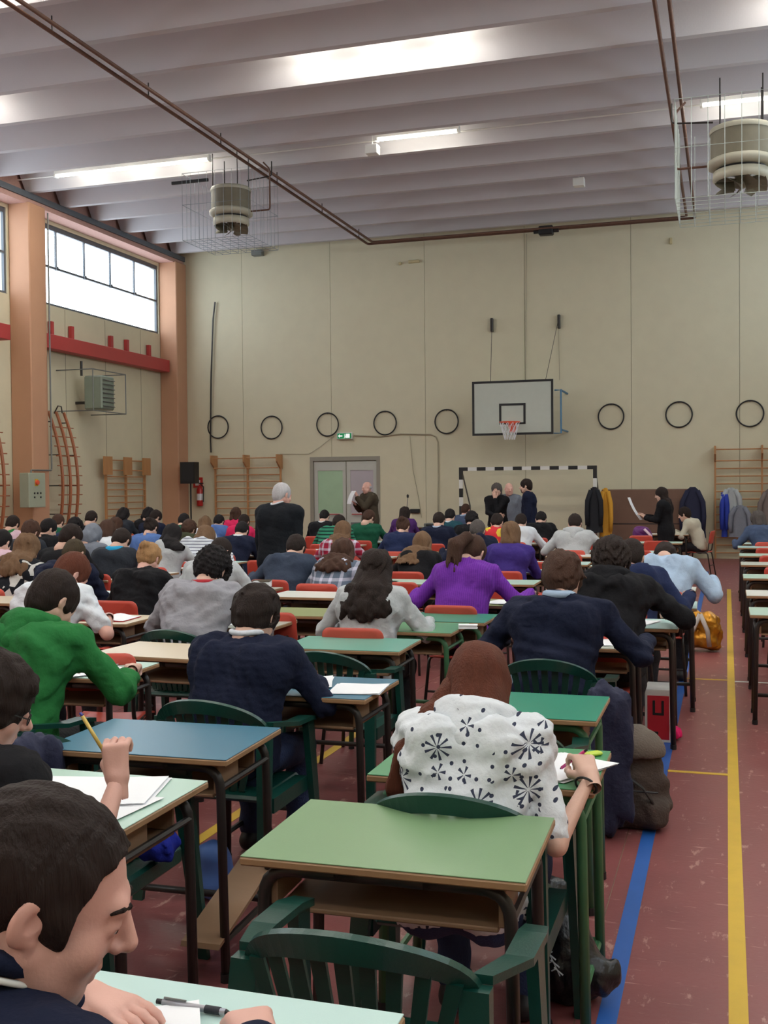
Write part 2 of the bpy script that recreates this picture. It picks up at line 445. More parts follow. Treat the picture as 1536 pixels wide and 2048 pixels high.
# fan heater on the left wall inside a guard
p = Vector((XL, 20.85, 3.35))
t = empty('wall_heater', p, 0, 'grey louvred fan heater in a guard frame high on the left wall', 'heater')
MB().box(.35, .80, -.1, .42, .06, .80, .03).build('casing', mat('heater grey green', rgb(130, 142, 128), .5, .08), t)
for k in range(7):
    MB().quadbox((.81, .16, .14 + k * .095), (.05, .46, .012), Matrix.Rotation(.5, 3, 'Y')).build('louvre', M_GREY, t)
g = MB()
for z in (0, .88):
    g.tube([(0, -.6, z), (.9, -.6, z), (.9, .72, z), (0, .72, z)], .013, 6)
for y in (-.6, .72): g.tube([(.9, y, 0), (.9, y, .88)], .013, 6)
g.build('guard_frame', M_GREY, t)
MB().tube([(.3, -.1, .8), (.3, -.1, 1.12)], .03, 6).build('flue', M_DARK, t)
MB().box(0, .4, .1, .16, .2, .26).build('bracket', M_DARK, t)

# ceiling unit heaters inside wire cages
def ceiling_heater(loc, label, wire, cage=(1.0, 1.15)):
    t = empty('ceiling_heater', loc, 0, label, 'heater', 'round unit heaters hung under the ceiling')
    M_H = mat('heater cream grey', rgb(172, 168, 150), .55, .12, 6); M_HD = mat('heater dark band', rgb(112, 106, 88), .6, .15, 6)
    MB().lathe([(0, .82), (.44, .82), (.46, .78), (.45, .74)], 28).build('top_plate', M_H, t, smooth=True)
    MB().lathe([(.44, .76), (.44, .34)], 28).build('casing', M_HD, t, smooth=True)
    MB().lathe([(.44, .36), (.49, .33), (.49, .26), (.40, .22), (.36, .22)], 28).build('skirt', M_H, t, smooth=True)
    MB().lathe([(.36, .22), (.35, .2)], 28).build('throat', M_BLACK, t)
    MB().lathe([(.30, .16), (.40, .18), (.41, .06), (.36, .03)], 28).build('outlet_ring', M_H, t, smooth=True)
    for k in range(7):
        a = PI * 2 * k / 7
        MB().sheet(lambda u, v: (math.cos(a + u * .7) * (.1 + .28 * v), math.sin(a + u * .7) * (.1 + .28 * v), .04 - .16 * u), 4, 3).build('vane', M_HD, t)
    MB().lathe([(.09, .2), (.09, -.06), (0, -.08)], 12).build('hub', M_HD, t, smooth=True)
    for sx, sy in ((1, 1), (1, -1), (-1, 1), (-1, -1)):
        MB().tube([(sx * .3, sy * .3, .8), (sx * .3, sy * .3, 1.5)], .012, 5).build('hanger_rod', M_DARK, t)
    s, hh = cage; c = MB(); n = 9; r = .0045
    for i in range(n):
        q = -s + 2 * s * i / (n - 1)
        for sg in (-1, 1):
            c.tube([(q, sg * s, -.38), (q, sg * s, hh)], r, 4); c.tube([(sg * s, q, -.38), (sg * s, q, hh)], r, 4)
        c.tube([(q, -s, -.38), (q, s, -.38)], r, 4); c.tube([(-s, q, -.38), (s, q, -.38)], r, 4)
    for z in (-.38, .35, hh): c.tube([(-s, -s, z), (s, -s, z), (s, s, z), (-s, s, z)], r * 1.4, 4, True)
    c.build('wire_cage', wire, t)
    MB().box(-1.25, -.35, -.45, -.4, .9, .96).build('bracket_arm', M_BLACK, t)
    MB().tube(fillet([(.45, 0, .3), (.95, 0, .3), (.95, 0, 1.15), (.8, 0, 1.3)], .06), .018, 6).build('gas_pipe', M_PIPE, t)
    MB().tube(fillet([(.4, 0, .95), (1.0, 0, 1.0), (1.0, 0, 1.3)], .06), .014, 6).build('supply_pipe', M_DARK, t)
    return t
M_WIRE = mat('dull grey wire', rgb(128, 138, 144), .5, .05)
q = px(462, 408, Y=18.0)
ceiling_heater((q.x, 18.0, q.z - .42), 'round heater in a fine wire cage under the ceiling at left', M_WIRE, (.80, 1.0)).scale = (.80, .80, .85)
q = px(1482, 312, Y=15.2)
t = ceiling_heater((q.x, 15.2, q.z - .36), 'round heater in a wire cage under the ceiling at upper right', mat('pale wire', rgb(176, 186, 180), .4, .05), (.92, 1.05))
t.rotation_euler.z = PI; t.scale = (.88, .88, .88)

# heating pipes under the ribs
def pipe_run(pts, label, r=.028, m=None):
    t = MB().tube(fillet(pts, .08, 3), r, 8).build('heating_pipe', m or M_PIPE, smooth=True); tag(t, label, 'pipe', 'paired rusty pipes under the ceiling'); return t
XLp, XRp, YP, ZP = -8.1, -.66, 24.6, 7.42
a1 = pipe_run([(XLp, YF + .1, ZP), (XLp, YP, ZP), (XRp + .02, YP, ZP), (XRp + .02, YF + .1, ZP)], 'outer rusty brown pipe looping under the white ceiling ribs')
a2 = pipe_run([(XLp + .17, YF + .1, ZP), (XLp + .17, YP - .16, ZP), (XRp - .15, YP - .16, ZP), (XRp - .15, YF + .1, ZP)], 'inner rusty brown pipe looping under the white ceiling ribs')
for y in [2.35 + 2.4 * k for k in range(10)]:
    for x in (XLp, XRp + .02):
        MB().tube([(x, y, ZP), (x, y, ZC + .03)], .01, 5).build('pipe_hanger', M_DARK, a1)
v = MB().box(-.16, .16, -.1, .1, -.1, .1, .02).tube([(-.28, 0, 0), (.28, 0, 0)], .05, 8).build('pipe_valve', M_BLACK, None, (px(1092, 462, Y=24.5).x, 24.52, 7.38)); tag(v, 'dark valve box on the ceiling pipe above the basketball backboard', 'valve')

# fluorescent battens hanging in the ceiling troughs
M_TUBE = emis('lit fluorescent tube', (1, .97, .86, 1), 9.0)
def batten(x0, L, y, z, label, lit=True):
    t = empty('fluorescent_lamp', (x0 + L / 2, y, z), 0, label, 'lamp', 'fluorescent battens under the ceiling')
    MB().box(-L / 2, L / 2, -.05, .05, 0, .07, .01).build('housing', M_WHITE, t)
    for yy in (-.035, .035): MB().tube([(-L / 2 + .03, yy, -.02), (L / 2 - .03, yy, -.02)], .014, 8).build('tube', M_TUBE if lit else M_WHITE, t)
    for xx in (-L / 2 + .02, L / 2 - .02): MB().box(xx - .02, xx + .02, -.06, .06, -.045, .0).build('end_cap', M_WHITE, t)
    for xx in (-L / 3, L / 3): MB().tube([(xx, 0, .07), (xx, 0, .55)], .006, 5).build('suspension', M_GREY, t)
    if lit:
        l = bpy.data.lights.new('lamp_light', 'AREA'); l.shape = 'RECTANGLE'; l.size = L; l.size_y = .12; l.energy = 15 * L; l.color = (1, .97, .90)
        o = bpy.data.objects.new('lamp_light', l); COL.objects.link(o); o.parent = t; o.location = (0, 0, -.045)
        l2 = bpy.data.lights.new('lamp_light', 'POINT'); l2.shadow_soft_size = .08; l2.energy = 5 * L; l2.color = (1, .95, .80)
        for dx in (-L / 3, 0, L / 3):
            o = bpy.data.objects.new('lamp_light', l2); COL.objects.link(o); o.parent = t; o.location = (dx, 0, -.07)
    return t
YT = 18.2; ZT = 7.71
batten(px(110, 350, Y=YT).x, 3.3, YT, ZT, 'long lit fluorescent batten above the ceiling heater at left')
batten(px(752, 300, Y=YT).x, 1.5, YT, ZT + .02, 'lit batten in the middle of the ceiling, right of the small white box')
batten(px(1400, 214, Y=YT).x, 2.6, YT, ZT, 'bright lit batten above the caged heater at upper right')
batten(-6.3, 3.2, 14.55, 7.93, 'lit lamp hidden behind the rib at the top of the ceiling')
batten(.4, 1.6, 14.55, 7.93, 'lit lamp behind the rib in the upper right corner')
batten(-12.6, 1.6, 14.55, 7.96, 'lit lamp hidden behind the rib near the left edge of the ceiling')
k_ = 0
for yy in (10.95, 7.35, 3.75, .15, -3.45):  # unseen lamp rows, added to brighten the foreground
    for xx in (-10.5, -5.5, -.5):
        k_ += 1; batten(xx, 2.6, yy, 7.9, 'added unseen lit batten, ' + ('left', 'middle', 'right')[k_ % 3] + ' lamp of overhead row ' + ('one', 'two', 'three', 'four', 'five')[(k_ - 1) // 3], True)
for y, x0, x1, z in ((YT + .12, XL + .5, XR, ZT + .03), (21.6, XL + .5, XR, ZT + .03)):
    t = MB().tube([(x0, y, z), (x1, y, z)], .014, 6).build('conduit', M_WHITE); tag(t, 'thin white conduit across the ceiling ' + ('at the lit battens' if y < 20 else 'nearer the back wall'), 'conduit')
for (x, y, Y_) in ((745, 300, YT), (1158, 365, 21.6)):
    q = px(x, y, Y=Y_); t = MB().box(-.11, .11, -.09, .09, -.08, .08, .01).tube([(0, 0, .06), (0, 0, .5)], .01, 5).build('junction_box', M_WHITE, None, q)
    tag(t, 'small white box on the ceiling conduit ' + ('beside the middle batten' if x < 1000 else 'above the backboard, nearer the back wall'), 'junction box')

# basketball backboard
q0 = px(944, 762, Y=24.2); q1 = px(1107, 868, Y=24.2)
bw = q1.x - q0.x; cxb = (q0.x + q1.x) / 2; zb0, zb1 = q1.z, q0.z - .02
t = empty('basketball_backboard', (cxb, 24.2, zb0), 0, 'white basketball backboard with black border and orange hoop on the back wall', 'backboard')
H = zb1 - zb0
MB().box(-bw / 2, bw / 2, 0, .03, 0, H, .006).build('board', mat('pale grey board', rgb(190, 196, 186), .5, .04), t)
f = MB(); b = .05
f.box(-bw / 2, bw / 2, -.006, 0, H - b, H).box(-bw / 2, -.22, -.006, 0, 0, b).box(.06, bw / 2, -.006, 0, 0, b).box(-bw / 2, -bw / 2 + b, -.006, 0, b, H - b).box(bw / 2 - b, bw / 2, -.006, 0, b, H - b)
f.build('border', M_BLACK, t)
f = MB(); f.box(-.3, .3, -.007, 0, .66, .71).box(-.3, -.25, -.007, 0, .26, .66).box(.25, .3, -.007, 0, .26, .66).box(-.3, .3, -.007, 0, .24, .28)
f.build('target_square', M_BLACK, t)
M_RIM = mat('orange rim', rgb(232, 92, 62), .4, .05)
rim = MB().tube([(.225 * math.cos(2 * PI * i / 24), -.33 + .225 * math.sin(2 * PI * i / 24), .27) for i in range(24)], .012, 6, True).prism([(-.1, .30), (.1, .30), (.06, .06), (-.06, .06)], -.03, 0, 'y').box(-.08, .08, -.12, -.02, .25, .28).build('rim', M_RIM, t)
f = MB()
for i in range(12):
    a0 = 2 * PI * i / 12
    for s in (1, -1):
        f.tube([((.22 - .11 * v) * math.cos(a0 + s * v * .8), -.33 + (.22 - .11 * v) * math.sin(a0 + s * v * .8), .26 - .38 * v) for v in (0, .33, .66, 1)], .005, 4)
f.build('net', M_PAPER, t)
M_BL = mat('blue painted tube', rgb(70, 120, 156), .5, .05)
MB().tube([(bw / 2 + .02, .06, H - .25), (bw / 2 + .16, .06, H - .25), (bw / 2 + .16, .06, .02), (bw / 2 - .2, .06, .02)], .022, 6).tube([(bw / 2 + .16, .06, H - .25), (bw / 2 + .16, 1.1, H - .25)], .022, 6).tube([(-bw / 2, .06, .3), (-bw / 2, 1.1, .3)], .022, 6).tube([(bw / 2 + .16, .06, .1), (bw / 2 + .16, 1.1, .1)], .022, 6).build('support_frame', M_BL, t)
for dx_, pyx, pyy in ((-.5, 984, 640), (.75, 1118, 633)):
    q = px(pyx, pyy, Y=YB - .04); x = q.x - cxb; z = q.z - zb0
    f = MB().tube([(x, 1.06, z), (dx_, .03, H)], .006, 4); f.build('stay_cable', M_DARK, t)
    MB().box(x - .03, x + .03, 1.0, 1.1, z - .28, z + .04, .01).build('turnbuckle', M_DARK, t)
for x, y in ((828, 523), (800, 527)):
    q = px(x, y, Y=YB - .03); tag(MB().box(-.14 if x > 810 else -.03, .14 if x > 810 else .03, -.03, .03, -.035, .035, .01).build('wall_fixture', mat('yellowed plastic', rgb(196, 182, 140), .6, .1), None, q), 'small yellowed fixture high on the back wall, ' + ('the wider of two' if x > 810 else 'the tiny one of two'), 'fixture')
q = px(1342, 482, Y=YB - .03); tag(MB().box(-.03, .03, -.03, .03, -.07, .07, .01).build('wall_fixture', mat('yellowed plastic', (0, 0, 0, 1)), None, q), 'single small fixture high on the back wall at right, below the pipes', 'fixture')
q = px(515, 506, Y=YB - .1); tag(MB().box(-.14, .14, -.08, .1, -.07, .07, .01).build('smoke_detector_box', M_GREY, None, q), 'small grey box under the ceiling edge at the left of the back wall', 'box')

# handball goal
q0 = px(922, 938, Y=24.3); q1 = px(1190, 935, Y=24.3)
gz = (q0.z + q1.z) / 2
t = empty('handball_goal', ((q0.x + q1.x) / 2, 24.3, 0), 0, 'black and white striped handball goal below the basketball backboard', 'goal')
hw = (q1.x - q0.x) / 2
nseg = 15
for i in range(nseg):
    x0 = -hw - .04 + (2 * hw + .08) * i / nseg; x1 = -hw - .04 + (2 * hw + .08) * (i + 1) / nseg
    MB().box(x0, x1, -.04, .04, gz - .04, gz + .04).build('crossbar_stripe', M_BLACK if i % 2 == 0 else M_WHITE, t)
for sx in (-hw, hw):
    for i in range(10):
        z1 = gz - .04 - i * (gz - .04) / 10; z0 = z1 - (gz - .04) / 10
        MB().box(sx - .04, sx + .04, -.04, .04, z0, z1).build('post_stripe', M_BLACK if i % 2 == 0 else M_WHITE, t)
    MB().tube([(sx, .04, gz), (sx, .9, 1.2), (sx, .95, .02), (sx, .04, .02)], .018, 6).build('side_stay', M_GREY, t)

# exit sign
q = px(690, 872, Y=YB - .04)
t = tag(MB().box(-.2, .2, -.05, .03, -.08, .08, .008).build('exit_sign', M_WHITE, None, q), 'green and white emergency exit sign above the grey door', 'sign')
M_SG = emis('sign green', rgb(28, 150, 90), .25); M_SW = emis('sign white', (1, 1, 1, 1), .5)
MB().box(-.18, .18, -.054, -.05, -.065, .065).build('green_panel', M_SG, t)
f = MB().box(.04, .14, -.058, -.054, -.05, .05)            # doorway
f.prism([(-.16, .0), (-.12, .045), (-.12, .015), (-.05, .015), (-.05, -.015), (-.12, -.015), (-.12, -.045)], -.058, -.054, 'y')
f.build('door_and_arrow', M_SW, t)
f = MB().tube([(.0, -.06, -.055), (.02, -.06, -.02), (.0, -.06, .01), (.035, -.06, -.0)], .007, 5).tube([(.02, -.06, -.02), (.05, -.06, -.045)], .007, 5).lathe([(0, -.012), (.012, 0), (0, .012)], 8, (.012, -.06, .035))
f.build('running_figure', M_SW, t)
M_CAB = mat('cream cable', rgb(170, 162, 138), .6, .05)
def cable(pts, label, r=.012, m=None):
    tag(MB().tube([px(x, y, Y=YB - .02) for x, y in pts], r, 5).build('wall_cable', m or M_CAB), label, 'cable')
cable([(708, 871), (760, 873), (800, 868), (862, 869), (872, 874), (876, 884), (877, 960), (876, 1040)], 'cable running right from the exit sign and then down the wall', .018)
cable([(560, 908), (618, 908), (640, 894), (668, 872)], 'thin cable from the wall bars up to the exit sign', .006)
cable([(820, 872), (826, 940), (838, 1000), (843, 1035)], 'thin cable hanging down the back wall right of the door', .007)
cable([(1117, 640), (1119, 760)], 'thin vertical cable above the right side of the backboard', .006)
cable([(1053, 468), (1051, 760)], 'thin cable down the back wall behind the middle of the backboard', .008)
tag(MB().tube([px(x, y, Y=YB - .06) for x, y in ((430, 604), (426, 640), (422, 760), (421, 880), (422, 905))], .022, 6).build('leaning_pole', M_DARK), 'long thin dark pole on the back wall above the wall bars', 'pole')
# socket boxes and microphone stand near the door
q = px(830, 1022, Y=YB - .03); tag(MB().box(-.12, .12, -.04, .02, -.05, .05, .01).box(-.08, .08, -.045, -.04, -.03, .03).build('socket_box', M_BLACK, None, q), 'small dark socket box low on the back wall right of the door', 'socket')
q = px(816, 996, Y=23.2)
t = tag(MB().tube([(0, 0, .02), (0, 0, 1.0), (.05, -.02, q.z)], .008, 6).lathe([(0, 0), (.12, .0), (.12, .02), (0, .03)], 16).build('microphone_stand', M_GREY, None, (q.x - .05, 23.2, 0)), 'thin microphone stand behind the desks right of the door', 'microphone stand')
MB().lathe([(0, 0), (.024, .01), (.026, .06), (0, .09)], 12).build('microphone', M_BLACK, t, (.05, -.02, q.z))

# loudspeaker on a stand beside the far pillar, and fire extinguisher
q = px(381, 945, Y=24.6)
t = empty('loudspeaker', (q.x, 24.6, 0), 0, 'black loudspeaker on a thin stand beside the far pillar', 'loudspeaker')
MB().prism([(-.2, -.17), (.2, -.17), (.15, .17), (-.15, .17)], q.z - .28, q.z + .26).build('cabinet', M_BLACK, t)
MB().box(-.17, .17, -.178, -.172, q.z - .25, q.z + .23).build('grille', mat('speaker grille', rgb(40, 40, 42), .8, .2, 80), t)
MB().tube([(0, 0, .5), (0, 0, q.z - .28)], .02, 8).build('pole', M_BLACK, t)
for a in (0, 2.1, 4.2): MB().tube([(0, 0, .6), (.45 * math.cos(a), .45 * math.sin(a), .015)], .013, 6).build('leg', M_BLACK, t)
q = px(396, 985, Y=25.1)
t = empty('fire_extinguisher', (q.x, 25.2, q.z - .35), 0, 'red fire extinguisher hanging on the wall behind the loudspeaker', 'fire extinguisher')
MB().lathe([(0, 0), (.075, .0), (.08, .03), (.08, .42), (.05, .5), (.025, .53), (.025, .56)], 16).build('cylinder', mat('extinguisher red', rgb(186, 36, 32), .3, .05), t, smooth=True)
MB().lathe([(.082, .15), (.082, .32)], 16).build('white_label', M_PAPER, t)
MB().tube([(.02, 0, .56), (.12, -.03, .5), (.12, -.05, .1)], .014, 6).box(-.02, .1, -.015, .015, .57, .6).build('hose', M_BLACK, t)
q = px(396, 965, Y=YB - .02); t = tag(MB().box(-.13, .13, -.012, .012, -.13, .13).build('safety_sign', mat('sign red', rgb(196, 50, 44), .5, .03), None, q), 'small red and white sign on the wall above the fire extinguisher', 'sign')
MB().box(-.07, .07, -.016, -.012, -.08, .06).build('white_symbol', M_PAPER, t)

# switch cabinet on the nearer pillar
t = empty('switch_cabinet', (-13.2, 18.62, .95 + .0), 0, 'pale grey electric cabinet with red switch on the nearer pillar', 'cabinet')
t.location = (-13.15, 18.35, 1.32)
MB().box(0, .22, -.27, .27, 0, .68, .01).build('box', mat('cabinet grey green', rgb(164, 172, 152), .5, .05), t)
MB().box(-.02, .0, -.2, .2, .05, .6).build('back_plate', M_GREY, t)
MB().box(.22, .226, -.08, .02, .42, .56).build('yellow_plate', M_YEL, t)
MB().lathe([(0, 0), (.05, 0), (.045, .04), (0, .045)], 12).build('red_knob', M_RIM, t, (.226, -.03, .49), (0, PI / 2, 0))
for y, z in ((-.1, .28), (.0, .28), (.1, .28), (-.1, .2), (.1, .2)):
    MB().lathe([(0, 0), (.018, 0), (.018, .015), (0, .018)], 8).build('button', M_BLACK, t, (.22, y, z), (0, PI / 2, 0))
tag(MB().tube(fillet([(-13.18, 18.5, 2.0), (-13.18, 18.5, 2.06), (-13.18, 19.2, 2.06), (-13.18, 19.2, 7.3)], .05), .018, 6).build('pillar_conduit', M_GREY), 'grey conduit running up the nearer pillar from the cabinet', 'conduit')

# brown crash mat standing against the back wall
q0 = px(1204, 980, Y=24.9); q1 = px(1385, 980, Y=24.9)
t = tag(MB().box(q0.x, q1.x, 24.8, 25.0, 0, 1.56, .02).build('crash_mat', M_BROWN), 'large brown mat standing upright against the back wall', 'mat')
MB().box(q0.x + .01, q1.x - .01, 24.795, 24.8, .78, .80).build('seam', M_BLACK, t)

def garment(x, y, z, w, h, m, label, name='hanging_jacket', d=.16, parts=True):
    """a jacket hung from a hook: shoulders, body folds and two sleeves"""
    t = empty(name, (x, y, z - h), 0, label, 'jacket')
    def f(u, v):
        a = u * 2 * PI; zz = h * v
        wd = (w * (.55 + .45 * (1 - v) ** .6)) * (1 if v < .9 else 1 - (v - .9) * 6)
        fold = 1 + .12 * math.sin(a * 6 + v * 3) * (1 - v)
        return (math.cos(a) * wd / 2 * fold, math.sin(a) * d / 2 * fold * (1 - .4 * v), zz)
    MB().sheet(f, 33, 12).build('body', m, t, smooth=True)
    for s in (-1, 1):
        MB().tube([(s * w * .2, -.03, h * .93), (s * w * .42, -.05, h * .7), (s * w * .46, -.06, h * .42), (s * w * .44, -.07, h * .16)], .05, 8, rs=[.05, .055, .05, .042]).build('sleeve', m, t, smooth=True)
    MB().tube([(-.06, -.03, h * .96), (0, -.06, h * .93), (.06, -.03, h * .96), (0, .0, h)], .022, 6, True).build('collar', m, t, smooth=True)
    return t
M_JN = mat('navy jacket cloth', rgb(30, 34, 62), .8, .2, 10, .3, 40); M_JB = mat('black jacket cloth', rgb(24, 26, 34), .8, .2, 10, .3, 40)
q = px(1188, 985, Y=24.1); garment(q.x, 24.15, 1.62, .34, 1.0, M_JB, 'black jacket hanging on the right post of the goal')
q = px(1200, 985, Y=24.1); garment(q.x + .10, 24.3, 1.6, .26, 1.15, mat('orange yellow cloth', rgb(214, 158, 52), .8, .1, 10, .3, 40), 'orange yellow jacket hanging between the goal and the brown mat', d=.12)
q = px(1385, 985, Y=24.6); garment(q.x, 24.68, 1.6, .52, 1.12, M_JN, 'navy jacket hanging over the right edge of the brown mat')
q = px(1462, 985, Y=24.9); garment(q.x, 24.98, 1.58, .42, .72, mat('pale grey cloth', rgb(176, 182, 184), .8, .1, 10, .3, 40), 'pale grey jacket hanging on the right wall bars')
q = px(1478, 1020, Y=24.9); garment(q.x + .02, 24.9, 1.2, .44, .7, mat('grey blue cloth', rgb(126, 130, 142), .8, .2, 10, .3, 40), 'grey blue jacket hanging lower on the right wall bars')
q = px(1449, 1000, Y=24.9); garment(q.x, 24.96, 1.5, .12, 1.0, mat('bright blue cloth', rgb(40, 62, 170), .8, .1, 10, .3, 40), 'narrow bright blue garment behind the pale jackets at right', d=.1)
q = px(1533, 995, Y=24.9); garment(q.x + .08, 24.96, 1.55, .5, 1.1, mat('grey brown cloth', rgb(124, 112, 108), .8, .2, 10, .3, 40), 'grey brown jacket on the wall bars at the right photo edge')
# ------------------------------------------------------------------ people: one smooth surface grown from a posed skeleton
class Vol:
    def __init__(s, lo, hi, h):
        s.h = h; s.lo = np.array(lo, float)
        s.n = np.ceil((np.array(hi, float) - s.lo) / h).astype(int) + 1
        s.f = np.full(tuple(s.n), 9.0, np.float32)
        s.ax = [s.lo[i] + h * np.arange(s.n[i]) for i in range(3)]
    def _sub(s, lo, hi):
        i0 = np.maximum(np.floor((np.array(lo) - s.lo) / s.h).astype(int), 0); i1 = np.minimum(np.ceil((np.array(hi) - s.lo) / s.h).astype(int) + 1, s.n)
        if (i1 <= i0).any(): return None
        sl = tuple(slice(a, b) for a, b in zip(i0, i1))
        X = s.ax[0][sl[0]][:, None, None]; Y = s.ax[1][sl[1]][None, :, None]; Z = s.ax[2][sl[2]][None, None, :]
        return sl, X, Y, Z
    def _mix(s, sl, g, k, op):
        f = s.f[sl]
        if op == 'sub':
            s.f[sl] = np.maximum(f, -g); return
        if k > 0:
            h = np.maximum(k - np.abs(f - g), 0) / k
            s.f[sl] = np.minimum(f, g) - h * h * k * .25
        else: s.f[sl] = np.minimum(f, g)
    def cone(s, a, b, ra, rb, k=.02, op='add'):
        a = np.array(a, float); b = np.array(b, float); m = max(ra, rb) + k + 3 * s.h
        r = s._sub(np.minimum(a, b) - m, np.maximum(a, b) + m)
        if r is None: return s
        sl, X, Y, Z = r; d = b - a; L2 = max(d @ d, 1e-9)
        t = np.clip(((X - a[0]) * d[0] + (Y - a[1]) * d[1] + (Z - a[2]) * d[2]) / L2, 0, 1)
        g = np.sqrt((X - a[0] - t * d[0]) ** 2 + (Y - a[1] - t * d[1]) ** 2 + (Z - a[2] - t * d[2]) ** 2) - (ra + (rb - ra) * t)
        s._mix(sl, g.astype(np.float32), k, op); return s
    def chain(s, pts, rs, k=.02):
        for i in range(len(pts) - 1): s.cone(pts[i], pts[i + 1], rs[i], rs[i + 1], k)
        return s
    def ell(s, c, r, k=.02, op='add', R=None):
        c = np.array(c, float); m = max(r) + k + 3 * s.h
        q = s._sub(c - m, c + m)
        if q is None: return s
        sl, X, Y, Z = q; dx, dy, dz = X - c[0], Y - c[1], Z - c[2]
        if R is not None:
            R = np.array(R); dx, dy, dz = (R[0, 0] * dx + R[1, 0] * dy + R[2, 0] * dz, R[0, 1] * dx + R[1, 1] * dy + R[2, 1] * dz, R[0, 2] * dx + R[1, 2] * dy + R[2, 2] * dz)
        k0 = np.sqrt((dx / r[0]) ** 2 + (dy / r[1]) ** 2 + (dz / r[2]) ** 2)
        k1 = np.sqrt((dx / r[0] ** 2) ** 2 + (dy / r[1] ** 2) ** 2 + (dz / r[2] ** 2) ** 2)
        g = k0 * (k0 - 1) / np.maximum(k1, 1e-6)
        s._mix(sl, g.astype(np.float32), k, op); return s
    def half(s, p, n):
        """cut away what lies on the side n points to"""
        X = s.ax[0][:, None, None]; Y = s.ax[1][None, :, None]; Z = s.ax[2][None, None, :]
        n = np.array(n, float); n /= np.linalg.norm(n)
        s.f = np.maximum(s.f, ((X - p[0]) * n[0] + (Y - p[1]) * n[1] + (Z - p[2]) * n[2]).astype(np.float32)); return s
    def noise(s, amp, freq, seed=0, stretch=(1, 1, 1), oct=2):
        rg = np.random.RandomState(seed)
        X = s.ax[0][:, None, None] * stretch[0]; Y = s.ax[1][None, :, None] * stretch[1]; Z = s.ax[2][None, None, :] * stretch[2]
        band = np.abs(s.f) < .05
        tot = np.zeros_like(s.f)
        for o in range(oct):
            fr = freq * 1.9 ** o
            d = rg.normal(size=(3, 3)); d /= np.linalg.norm(d, axis=1)[:, None]; p = rg.uniform(0, 6.28, 3)
            w = np.sin((X * d[0, 0] + Y * d[0, 1] + Z * d[0, 2]) * fr * .6 + p[0])
            tot += (amp / 1.6 ** o * np.sin((X * d[1, 0] + Y * d[1, 1] + Z * d[1, 2]) * fr + p[1] + 1.6 * w) * np.cos((X * d[2, 0] + Y * d[2, 1] + Z * d[2, 2]) * fr * .7 + p[2] + w)).astype(np.float32)
        s.f += tot * band; return s
    def mesh(s):
        """surface nets"""
        f = s.f; ins = f < 0
        nx, ny, nz = f.shape
        c = np.zeros((nx - 1, ny - 1, nz - 1), np.int8)
        for i in (0, 1):
            for j in (0, 1):
                for k in (0, 1): c += ins[i:nx - 1 + i, j:ny - 1 + j, k:nz - 1 + k]
        act = (c > 0) & (c < 8)
        I, J, K = np.nonzero(act); n = len(I)
        idx = np.full(act.shape, -1, np.int64); idx[I, J, K] = np.arange(n)
        cor = [(i, j, k) for i in (0, 1) for j in (0, 1) for k in (0, 1)]
        val = {q: f[I + q[0], J + q[1], K + q[2]] for q in cor}
        P = np.zeros((n, 3)); W = np.zeros(n)
        for a in cor:
            for ax in range(3):
                if a[ax] == 0:
                    b = list(a); b[ax] = 1; b = tuple(b); va, vb = val[a], val[b]
                    m = (va < 0) != (vb < 0); t = np.where(m, va / np.where(np.abs(va - vb) < 1e-12, 1, va - vb), 0)
                    q = np.zeros((n, 3)); q += np.array(a); q[:, ax] += t
                    P += q * m[:, None]; W += m
        P = P / W[:, None] + np.stack([I, J, K], 1)
        V = s.lo + P * s.h
        Q = []
        for ax in range(3):
            sl0 = [slice(None)] * 3; sl1 = [slice(None)] * 3
            sl0[ax] = slice(0, -1); sl1[ax] = slice(1, None)
            o1, o2 = (ax + 1) % 3, (ax + 2) % 3
            A = ins[tuple(sl0)]; B = ins[tuple(sl1)]
            ch = A != B
            E_ = list(np.nonzero(ch)); ok = (E_[o1] > 0) & (E_[o2] > 0) & (E_[o1] < f.shape[o1] - 1) & (E_[o2] < f.shape[o2] - 1)
            E_ = [e[ok] for e in E_]
            fl = A[tuple(E_)]
            def cell(d1, d2):
                q = [e.copy() for e in E_]; q[o1] -= d1; q[o2] -= d2; return idx[tuple(q)]
            q = np.stack([cell(1, 1), cell(0, 1), cell(0, 0), cell(1, 0)], 1)
            q[~fl] = q[~fl][:, ::-1]; Q.append(q)
        return V, np.concatenate(Q)

def np_mesh(name, V, Q, smooth=True):
    me = bpy.data.meshes.new(name)
    me.vertices.add(len(V)); me.vertices.foreach_set('co', np.ascontiguousarray(V, np.float32).ravel())
    me.loops.add(4 * len(Q)); me.loops.foreach_set('vertex_index', np.ascontiguousarray(Q, np.int32).ravel())
    me.polygons.add(len(Q)); me.polygons.foreach_set('loop_start', np.arange(0, 4 * len(Q), 4, dtype=np.int32))
    me.polygons.foreach_set('use_smooth', np.ones(len(Q), bool))
    me.update(calc_edges=True); me.validate()
    return me
def join(parts):
    Vs, Qs, n = [], [], 0
    for V, Q in parts: Vs.append(V); Qs.append(Q + n); n += len(V)
    return np.concatenate(Vs), np.concatenate(Qs)
def app(M, V): A = np.array(M); return V @ A[:3, :3].T + A[:3, 3]

